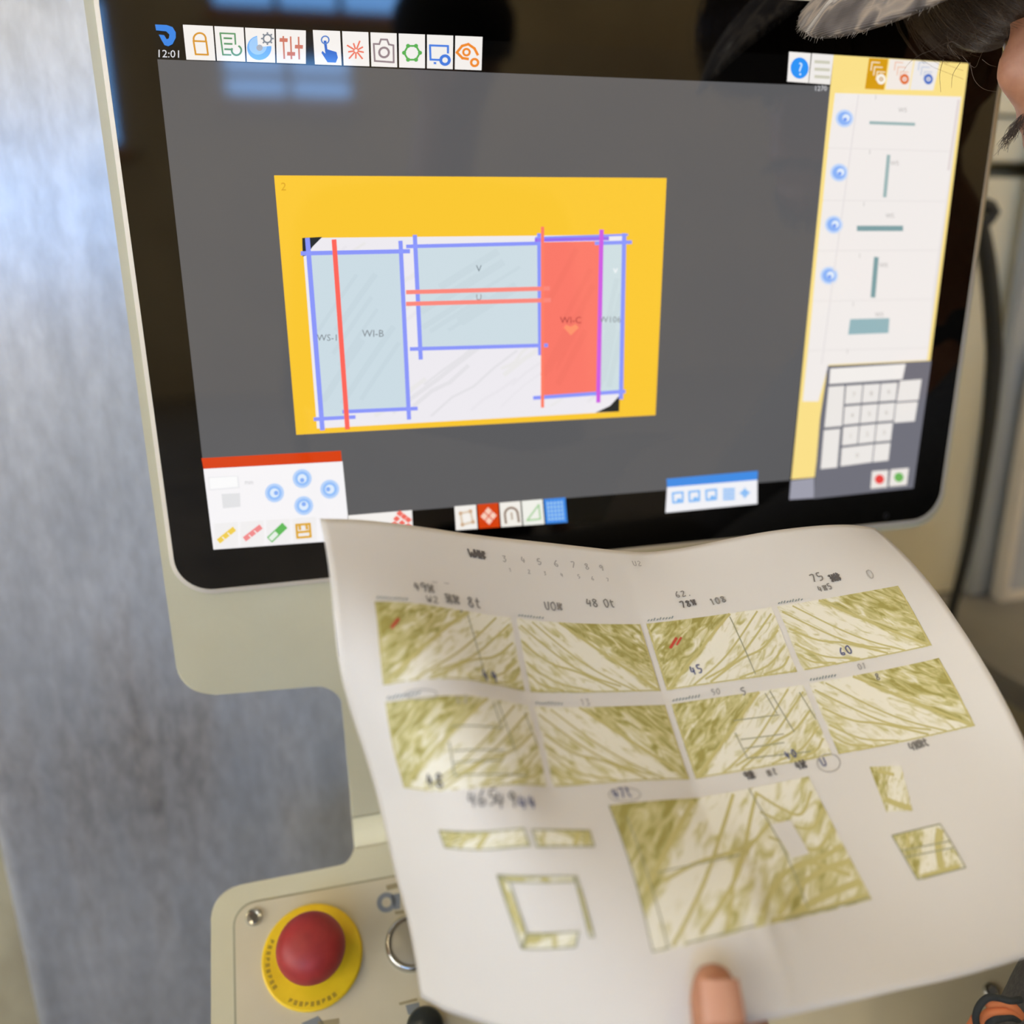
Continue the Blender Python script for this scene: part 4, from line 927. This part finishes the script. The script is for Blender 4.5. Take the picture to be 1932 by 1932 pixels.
NW = [(-24, .22), (-12, .2), (10, .13), (34, .10)]
class Head:
    def __init__(s, nose, F, U):
        s.F = F.normalized(); s.U = (U-s.F*U.dot(s.F)).normalized(); s.S = s.F.cross(s.U); s.nose = nose
    def p(s, f, sd, u): return s.nose + (s.F*(f-105)+s.S*sd+s.U*u)*.001
    def add(s, bm):
        rings = []; n = 72
        us = [-78+200*k/90 for k in range(91)]
        for u in us:
            fr_, bk, w = interp(FRONT, u), interp(BACKS, u), interp(WIDTH, u); ring = []
            for k in range(n):
                t = 2*math.pi*k/n; c, sn = math.cos(t), math.sin(t); d = math.atan2(sn, c)
                f = (fr_ if c > 0 else bk)*c; sd = w*sn
                if c > 0:
                    f += interp(NOSE, u)*math.exp(-(d/interp(NW, u))**2)
                    f -= 9*math.exp(-((abs(d)-.42)/.2)**2)*math.exp(-((u-20)/10)**2)          # eye sockets
                    f -= 3*math.exp(-(d/.3)**2)*math.exp(-((u+29)/2.2)**2)                     # mouth line
                ring.append(bm.verts.new(W(s.p(f, sd, u))))
            rings.append(ring)
        for a, b in zip(rings, rings[1:]):
            for k in range(n): bm.faces.new((a[k], a[(k+1) % n], b[(k+1) % n], b[k]))
        bm.faces.new(rings[0]); bm.faces.new(rings[-1][::-1])
        for sg in (-1, 1):                                                                        # ears
            E = [s.p(-8, sg*72, 28), s.p(-20, sg*80, 30), s.p(-26, sg*82, 18), s.p(-20, sg*79, 2), s.p(-8, sg*73, -8)]
            limb(bm, E, [.006, .007, .006, .005, .005], 8)
    def eyes(s, parent):
        for sg in (-1, 1):
            bm = bmesh.new(); lathe(bm, W(s.p(72, sg*31, 18)), WD(s.F), [(0, -.011)]+[(.0115*math.sin(a), -.0115*math.cos(a)) for a in (.6, 1.1, 1.57, 2.0, 2.4)]+[(.0058, .0100)], 20); e = from_bm('eye', bm, mat('eye_white', (226, 220, 212), .2), parent, True)
            bm = bmesh.new(); lathe(bm, W(s.p(72, sg*31, 18)), WD(s.F), [(.0058, .0100), (.003, .0110), (0, .0113)], 16); o = from_bm('iris', bm, mat('iris_brown', (60, 40, 26), .15), e, True)
def strands(name, lines, r, material, parent):
    bm = bmesh.new()
    for L in lines:
        P = spline(L, 3) if len(L) > 2 else L
        n = len(P); tube(bm, [W(p) for p in P], [r*(1-.6*i/n) for i in range(n)], 3, False)
    return from_bm(name, bm, material, parent, True)
skin = mat('skin', (182, 130, 100), .5, sub=.25, noise=(160, (168, 114, 86), (1, 1, 1), .4, .7), bump=(900, .15, .0004))
nail_m = mat('thumb_nail', (196, 146, 122), .32)
jacket_m = mat('dark_grey_fabric', (92, 92, 92), .85, bump=(900, .5, .0006), noise=(400, (76, 76, 78), (1, 1, 1), .4, .6))
trouser_m = mat('dark_trousers', (50, 54, 62), .9, bump=(700, .4, .0006))
shoe_m = mat('black_shoe', (30, 28, 26), .5)
hair_m = mat('brown_hair', (60, 47, 36), .5, spec=.25, bump=(500, .6, .001)); beard_m = mat('dark_beard_hair', (62, 50, 42), .45)
def make_hand(bm, wrist, palm_dir, palm_n, side, scale=1., curl=.5, thumb=None):
    """palm_dir towards the fingers, side towards the thumb"""
    s = scale
    for k, (off, ln) in enumerate(((.026, .07), (.009, .078), (-.009, .073), (-.026, .058))):
        kn = wrist + palm_dir*.085*s*(1-.06*k) + side*off*s
        limb(bm, [wrist+side*off*.55*s, kn], [.013*s, .0105*s], 10)
        p = kn; d = palm_dir.copy(); pts = [kn]
        for q, fr_ in enumerate((.45, .30, .25)):
            d = (d*math.cos(curl)+palm_n*math.sin(curl)).normalized() if q or curl > .3 else d
            p = p+d*ln*fr_*s; pts.append(p)
        limb(bm, pts, [.0100*s, .0090*s, .0082*s, .0072*s], 10)
    if thumb is None:
        b = wrist+side*.022*s+palm_dir*.02*s; thumb = ([b, b+(side*.7+palm_dir*.6)*.035*s, b+(side*.7+palm_dir*.9)*.062*s, b+(side*.6+palm_dir*1.2)*.082*s+palm_n*.008*s], [.014*s, .0115*s, .0105*s, .009*s])
    limb(bm, *thumb, 12)
def jacket(parent, neck, chest, belly, pelvis, shL, elL, wrL, shR, elR, wrR, voxel=.006):
    bm = bmesh.new()
    mid = (shL+shR)/2
    for k in range(5):
        t = (k-2)/2*.62
        limb(bm, [mid+(shL-mid)*t*.9, chest+(shL-mid)*t*.85, belly+(shL-mid)*t*.7, pelvis+(shL-mid)*t*.75], [.085, .12, .118, .12], 14)
    limb(bm, [neck, mid], [.062, .09])
    for a, b, c in ((shL, elL, wrL), (shR, elR, wrR)):
        limb(bm, [mid, a, b, b.lerp(c, .5), c], [.09, .072, .056, .050, .043], 16)
    return remeshed('jacket', bm, voxel, 10, jacket_m, parent)
def legs(parent, pelvis, lat, feet, fdir):
    bm = bmesh.new()
    for sg in (1, -1):
        hip = pelvis+lat*.09*sg+Vector((0, -.05, 0)); ft = feet+lat*.12*sg
        ank = Vector((ft.x, -1.35+.09, ft.z)); kn = hip.lerp(ank, .5)+fdir*.04
        limb(bm, [hip, kn, ank], [.098, .068, .052], 14)
    tr = remeshed('trousers', bm, .008, 8, trouser_m, parent)
    for sg in (1, -1):
        ft = feet+lat*.12*sg; bm = bmesh.new()
        limb(bm, [Vector((ft.x, -1.35+.06, ft.z)), Vector((ft.x, -1.35+.052, ft.z))+fdir*.08, Vector((ft.x, -1.35+.045, ft.z))+fdir*.17], [.050, .048, .040], 12)
        bmesh.ops.bisect_plane(bm, geom=list(bm.verts)+list(bm.edges)+list(bm.faces), plane_co=W((0, -1.349, 0)), plane_no=(0, 0, -1), clear_outer=True)
        es = [e for e in bm.edges if e.is_boundary]; bmesh.ops.holes_fill(bm, edges=es)
        from_bm('shoe', bm, shoe_m, parent, True)

# --- the person leaning in from the right, holding the sheet
pers = tag(empty('person', W((.66, -1.35, .17))), 'person in grey patterned cap and dark grey jacket bending beside the screen, holding the sheet', 'person')
th_ = math.radians(12); ROLL = math.radians(12)
def cdir(r, d, z): return RIGHT*r-CUP*d+VIEW*z
hd = Head(pixd(1879, 142, .43), cdir(-math.cos(th_), math.sin(th_), .10), cdir(-math.sin(th_)*math.cos(ROLL), -math.cos(th_)*math.cos(ROLL), -math.sin(ROLL)))
NK = Vector((.372, -.015, .15)); CH = Vector((.49, -.17, .17)); BE = Vector((.57, -.33, .18)); PE = Vector((.63, -.47, .18))
SL, SR = Vector((.455, -.075, .34)), Vector((.43, -.085, .035))
EL = Vector((.31, -.34, .43)); ER = camS(.367, .188, .45); WR_ = camS(.202, .401, .405)
# hand under the lower edge of the sheet, thumb on top of it
tu, tv = px2uv(1337, 1880)
Pt, nt_ = pbase(tu, tv), pnorm(tu, tv)
pvd = (pixd(1344, 1990, .285)-pixd(1337, 1838, .29)); pvd = (pvd-nt_*pvd.dot(nt_)).normalized(); sdr = nt_.cross(pvd).normalized()
if sdr.dot(RIGHT) < 0: sdr = -sdr
T0 = Pt+nt_*.0085; T1 = T0+pvd*.024+nt_*.0035; T2 = T1+pvd*.034+nt_*.000; T3 = T2+pvd*.032-nt_*.016+sdr*.012
wr = T3+pvd*.022-nt_*.012+sdr*.025
bm = bmesh.new()
hd.add(bm)
limb(bm, [hd.p(-12, 0, -35), hd.p(-20, 0, -75), NK, CH, BE, PE], [.056, .056, .058, .10, .10, .10])
MS = (SL+SR)/2+Vector((.02, -.03, 0))
limb(bm, [MS, SL, EL, EL.lerp(wr, .5), wr], [.05, .05, .042, .038, .027], 14)
limb(bm, [MS, SR, ER, ER.lerp(WR_, .5), WR_], [.05, .05, .042, .038, .027], 14)
fdir_ = (-sdr*.25-pvd*.95-nt_*.12).normalized()
palm0 = wr-nt_*.026+pvd*.01
make_hand(bm, palm0, fdir_, nt_, -pvd*.6+sdr*.6, 1., .12, ([T3-nt_*.004, T2, T1, T0, T0-pvd*.0035], [.0150, .0115, .0105, .0094, .0085]))
make_hand(bm, WR_, (WR_-ER).normalized(), VIEW.cross((WR_-ER).normalized()).normalized(), VIEW, 1., .4)
body = remeshed('body', bm, .0028, 6, skin, pers)
body['label'] = 'head, neck and hands'
hd.eyes(pers)
jacket(pers, NK, CH, BE, PE, SL, EL, EL.lerp(wr, .86), SR, ER, ER.lerp(WR_, .9))
legs(pers, PE, Vector((0, 0, 1)), Vector((.68, 0, .18)), Vector((-1, 0, 0)))
# nail
nv_ = []; nf = []
for i in range(7):
    for j in range(7):
        a, b = (i/6-.5)*1.5, j/6
        nv_.append(W(T0+pvd*(-.0065+.0125*b)+(nt_*math.cos(a)+sdr*math.sin(a))*(.0093+.0010-.0006*(1-b)*(1-b)) + nt_*(.0012*b)))
for i in range(6):
    for j in range(6): nf.append((i*7+j, i*7+j+1, (i+1)*7+j+1, (i+1)*7+j))
mesh('thumb_nail', nv_, nf, nail_m, pers, True)
# hair fringe under the cap
bm = bmesh.new()
for f, sd, u, r in [(86-abs(s_)*.16, s_, u_, .027) for s_ in (-52, -34, -17, 0, 17, 34, 52) for u_ in (46, 60, 76, 92)] + [(-(interp(BACKS, u_)-10)*math.cos(a_), (interp(WIDTH, u_)-9)*math.sin(a_), u_, .016) for u_ in (5, 20, 35, 50, 65, 80, 95) for a_ in [math.radians(x_) for x_ in range(-100, 101, 12)] if not (u_ < 40 and abs(a_) > 1.1)]: ball(bm, W(hd.p(f, sd, u)), r)
remeshed('hair', bm, .003, 6, hair_m, pers)
hr_ = random.Random(11); lines = []
for k in range(1700):
    sd = hr_.uniform(-66, 66); ph0, ph1 = math.radians(hr_.uniform(20, 100)), math.radians(hr_.uniform(-75, -15))
    ex = 1+max(0, hr_.gauss(.0, .10)); wav = hr_.uniform(-4, 4); L = []
    for q in range(6):
        t = q/5; fi = ph0+(ph1-ph0)*t; g_ = ex+.06*t*hr_.random()
        L.append(hd.p(88-abs(sd)*.16+36*math.cos(fi)*g_, sd+wav*math.sin(3*t)+hr_.gauss(0, .8), 62+40*math.sin(fi)*g_+hr_.gauss(0, .6)))
    lines.append(L)
for k in range(60):
    f, sd, u = hr_.uniform(104, 120), hr_.uniform(-50, 40), hr_.uniform(22, 50); d = [hr_.gauss(.5, 1.6), hr_.gauss(0, 2), -hr_.uniform(1.5, 4)]; L = [hd.p(f, sd, u)]
    for q in range(4):
        f += d[0]; sd += d[1]; u += d[2]; d = [d[0]+hr_.gauss(-.2, 1.8), d[1]+hr_.gauss(0, 1.5), d[2]*.8+hr_.gauss(0, 1.4)]; L.append(hd.p(f, sd, u))
    lines.append(L)
for pl_ in ([(1805, 0), (1785, 30), (1770, 60)], [(1790, 0), (1778, 22), (1771, 28)], [(1788, 55), (1789, 80), (1798, 100), (1812, 112)], [(1780, 112), (1773, 140), (1775, 174)], [(1812, 118), (1798, 140), (1795, 166)], [(1830, 118), (1838, 150), (1856, 168), (1880, 173)], [(1815, 105), (1838, 128), (1848, 110), (1858, 88)], [(1853, 112), (1866, 122), (1880, 126)], [(1787, 84), (1800, 98), (1812, 112)], [(1769, 42), (1775, 52), (1785, 50)]):
    lines.append([pixd(a, b, .43) for a, b in pl_])
strands('hair_strands', lines, .00015, mat('brown_hair_strand', (104, 86, 68), .4, spec=.4), pers)
lines = []
for k in range(170):
    sg = hr_.choice((-1, 1)); sd = sg*hr_.uniform(0, 26); f, u = 93-abs(sd)*.25+hr_.uniform(-1, 1), -21+hr_.uniform(-3, 2)-abs(sd)*.2
    L = [hd.p(f, sd, u)]
    for q in range(3): f += hr_.uniform(1.0, 4.2)*(.9-.2*q); u -= hr_.uniform(1.5, 3.5); sd += hr_.gauss(sg*1., 1.8); L.append(hd.p(f, sd, u))
    lines.append(L)
strands('moustache', lines, .00016, beard_m, pers)
lines = []
for k in range(600):
    a = hr_.uniform(-1.25, 1.25); u = hr_.uniform(-74, -42); f0 = interp(FRONT, u)*math.cos(a); s0 = interp(WIDTH, u)*math.sin(a)
    L = [hd.p(f0-2, s0, u)]
    for q in range(3): f0 += hr_.uniform(-.5, 1.8)*math.cos(a); s0 += hr_.uniform(-.5, 1.8)*math.sin(a); u -= hr_.uniform(2, 5); L.append(hd.p(f0, s0, u))
    lines.append(L)
strands('beard', lines, .00016, beard_m, pers)
# cap
def cap_material():
    m = bpy.data.materials.new('patterned_cap_cloth'); m.use_nodes = True; nt = m.node_tree; N = nt.nodes; L = nt.links; b = N['Principled BSDF']; b.inputs['Roughness'].default_value = .9
    tc = N.new('ShaderNodeTexCoord'); mp = N.new('ShaderNodeMapping'); mp.inputs['Scale'].default_value = (1, 1, .45); mp.inputs['Rotation'].default_value = (0, .5, 0); L.new(tc.outputs['Object'], mp.inputs[0])
    nz = N.new('ShaderNodeTexNoise'); nz.inputs['Scale'].default_value = 46; nz.inputs['Detail'].default_value = 2; nz.inputs['Distortion'].default_value = .8; L.new(mp.outputs[0], nz.inputs['Vector'])
    r = N.new('ShaderNodeValToRGB'); e = r.color_ramp.elements; e[0].position = .34; e[0].color = (*lin((80, 74, 70)), 1); e[1].position = .72; e[1].color = (*lin((206, 202, 196)), 1)
    for p_, c_ in ((.44, (106, 99, 94)), (.50, (156, 143, 128)), (.56, (114, 108, 104)), (.64, (180, 173, 164))): k = e.new(p_); k.color = (*lin(c_), 1)
    L.new(nz.outputs[0], r.inputs[0]); L.new(r.outputs[0], b.inputs['Base Color'])
    wv = N.new('ShaderNodeTexWave'); wv.inputs['Scale'].default_value = 260; wv.bands_direction = 'Z'; wv.inputs['Distortion'].default_value = 1.2; L.new(tc.outputs['Object'], wv.inputs['Vector'])
    bp = N.new('ShaderNodeBump'); bp.inputs['Strength'].default_value = .5; bp.inputs['Distance'].default_value = .0006; L.new(wv.outputs['Fac'], bp.inputs['Height']); L.new(bp.outputs[0], b.inputs['Normal']); return m
cap_m = cap_material()
def crown_pt(c, sn, t):
    w_ = max(0, math.cos(t))**.8
    f, s, u = (114 if c > 0 else 108)*c*w_-2, 84*sn*w_, 62*math.sin(t)
    return W(hd.p(f, s-u*.12, 78+u+s*.16+f*.05))
vs3, fs3 = [], []; n = 40
for j in range(15):
    t = j/14*math.pi/2
    for k in range(n):
        a = 2*math.pi*k/n; c, sn = math.cos(a), math.sin(a)
        vs3.append(crown_pt(c, sn, t))
for j in range(14):
    for k in range(n): fs3.append((j*n+k, j*n+(k+1) % n, (j+1)*n+(k+1) % n, (j+1)*n+k))
cc = mesh('cap_crown', vs3, fs3, cap_m, pers, True); cc['label'] = 'grey patterned cap crown'
md = cc.modifiers.new('t', 'SOLIDIFY'); md.thickness = .002; md.offset = 1
BT, BLN, BW, BR, BYW = .428, 88, 80, -.5, .234
def brim(a, b, h=0.):        # a 0..1 root to edge, b -1..1 across
    reach = BLN*(max(0, 1-abs(b)**2.6))**.55; ff_ = a*reach
    x, y, s = ff_*math.cos(BT)-h*math.sin(BT)*-1, -ff_*math.sin(BT)-5*b*b*(.5+.5*a)-7*a*a+h*math.cos(BT), b*BW
    y, s = y*math.cos(BR)-s*math.sin(BR), y*math.sin(BR)+s*math.cos(BR)
    x -= 34*b*b
    x, s = x*math.cos(BYW)-s*math.sin(BYW), x*math.sin(BYW)+s*math.cos(BYW)
    return W(hd.p(110.2+x, s, 92+y))
nA, nB = 16, 36; vs3 = [brim(i/nA, -1+2*j/nB) for i in range(nA+1) for j in range(nB+1)]
fs3 = [(i*(nB+1)+j, i*(nB+1)+j+1, (i+1)*(nB+1)+j+1, (i+1)*(nB+1)+j) for i in range(nA) for j in range(nB)]
bo = mesh('cap_brim', vs3, fs3, cap_m, pers, True); bo['label'] = 'grey patterned cap brim with frayed edge'
md = bo.modifiers.new('t', 'SOLIDIFY'); md.thickness = .0035; md.offset = 0
# stripe and frayed threads of the brim
vs3 = []; M_ = 14
def brim_at(x, y):
    return min(((i/40, -1+j/40) for i in range(41) for j in range(81)), key=lambda q: (lambda w: (proj((w.x, w.z-HZ, -w.y))[0]-x)**2+(proj((w.x, w.z-HZ, -w.y))[1]-y)**2)(brim(*q)))
q0, q1 = brim_at(1508, 26), brim_at(1580, -30)
for j in range(M_+1):
    t = j/M_; a, b = q0[0]+(q1[0]-q0[0])*t, q0[1]+(q1[1]-q0[1])*t
    for da in (-.02, .02): vs3.append(brim(min(1, max(0, a+da)), b+da*.4, 2.4))
mesh('brim_stripe', vs3, [(2*j, 2*j+1, 2*j+3, 2*j+2) for j in range(M_)], mat('white_piping', (226, 228, 222), .8), bo)
lines = []
for k in range(150):
    b = hr_.uniform(-.9, .9); q = brim(1, b)
    S0 = Vector((q.x, q.z-HZ, -q.y)); d = hd.F*hr_.uniform(0, 1.6)+hd.U*hr_.uniform(-1.8, .4)+hd.S*hr_.gauss(0, 1); lines.append([S0, S0+d*.001, S0+(d*1.7+hd.S*hr_.gauss(0, .8))*.001])
strands('frayed_threads', lines, .00010, mat('thread_grey', (190, 182, 170), .9), bo)
# cuff loop with orange cords by the sleeve
loop_m = mat('dark_loop', (52, 58, 62), .8, bump=(1200, .5, .0005)); cord_m = mat('orange_cord', (232, 140, 90), .7)
DZ = .402
def tub(name, pts, r, m_, lab=None):
    bm = bmesh.new(); tube(bm, [W(p) for p in spline([pixd(a, b, DZ+dz) for a, b, dz in pts], 5)], r, 10); o = from_bm(name, bm, m_, pers, True)
    if lab: o['label'] = lab
tub('cuff_loop', [(1925, 1886, .004), (1905, 1888, 0), (1885, 1883, 0), (1866, 1882, -.001), (1852, 1892, -.001), (1843, 1908, -.002), (1841, 1925, -.002), (1848, 1942, 0), (1875, 1952, .004)], .0016, loop_m, 'dark cord loop at the sleeve')
tub('cuff_loop', [(1858, 1950, 0), (1868, 1928, 0), (1884, 1920, 0), (1905, 1918, .002), (1920, 1922, .006)], .0020, loop_m)
tub('orange_cord', [(1860, 1893, .001), (1875, 1892, .001), (1895, 1892, .001), (1912, 1900, .002), (1925, 1915, .006)], .0020, cord_m, 'orange cord')
tub('orange_cord', [(1848, 1935, .002), (1856, 1920, .002), (1870, 1909, .001), (1890, 1907, .001), (1908, 1908, .003), (1925, 1918, .006)], .0021, cord_m, 'orange cord')
tub('orange_cord', [(1826, 1942, .004), (1833, 1930, .004), (1838, 1920, .003)], .0016, cord_m, 'orange cord')

# --- the photographer, seen only mirrored in the dark glass
ph = tag(empty('person', W((.1, -1.35, 1.14))), 'person in dark clothes mirrored as a dark silhouette at the top of the screen', 'person')
h2 = Head(Vector((.116, .300, 1.0)), Vector((-.12, -.25, -1)), Vector((0, 1, -.2)))
bm = bmesh.new(); h2.add(bm)
nk, ch, be, pe = Vector((.10, .125, 1.14)), Vector((.09, -.08, 1.16)), Vector((.09, -.28, 1.15)), Vector((.09, -.42, 1.14))
sl, sr = Vector((-.09, .07, 1.15)), Vector((.28, .07, 1.15)); el, er = Vector((-.15, -.22, 1.16)), Vector((.34, -.22, 1.16)); wl, wr2 = Vector((-.13, -.45, 1.07)), Vector((.31, -.45, 1.07))
ms = (sl+sr)/2+Vector((0, -.03, .0))
limb(bm, [h2.p(-12, 0, -35), nk, ch, be, pe], [.056, .058, .10, .10, .10]); limb(bm, [ms, sl, el, wl], [.05, .05, .04, .027]); limb(bm, [ms, sr, er, wr2], [.05, .05, .04, .027])
make_hand(bm, wl, Vector((0, -1, 0)), Vector((1, 0, 0)), Vector((0, 0, -1)), 1., .35); make_hand(bm, wr2, Vector((0, -1, 0)), Vector((-1, 0, 0)), Vector((0, 0, -1)), 1., .35)
remeshed('body', bm, .006, 4, skin, ph); h2.eyes(ph)
global_j = jacket_m; jacket_m = mat('black_jacket', (30, 30, 32), .9)
jacket(ph, nk, ch, be, pe, sl, el, el.lerp(wl, .88), sr, er, er.lerp(wr2, .9), .009)
legs(ph, pe, Vector((1, 0, 0)), Vector((.09, 0, 1.16)), Vector((0, 0, -1)))
bm = bmesh.new()
lathe(bm, W(h2.p(-5, 0, 40)), WD(h2.U), [(.098, -.02), (.104, .01), (.103, .045), (.086, .075), (.05, .094), (0, .1)], 40); from_bm('knit_cap', bm, mat('dark_knit', (40, 36, 34), .9), ph, True)
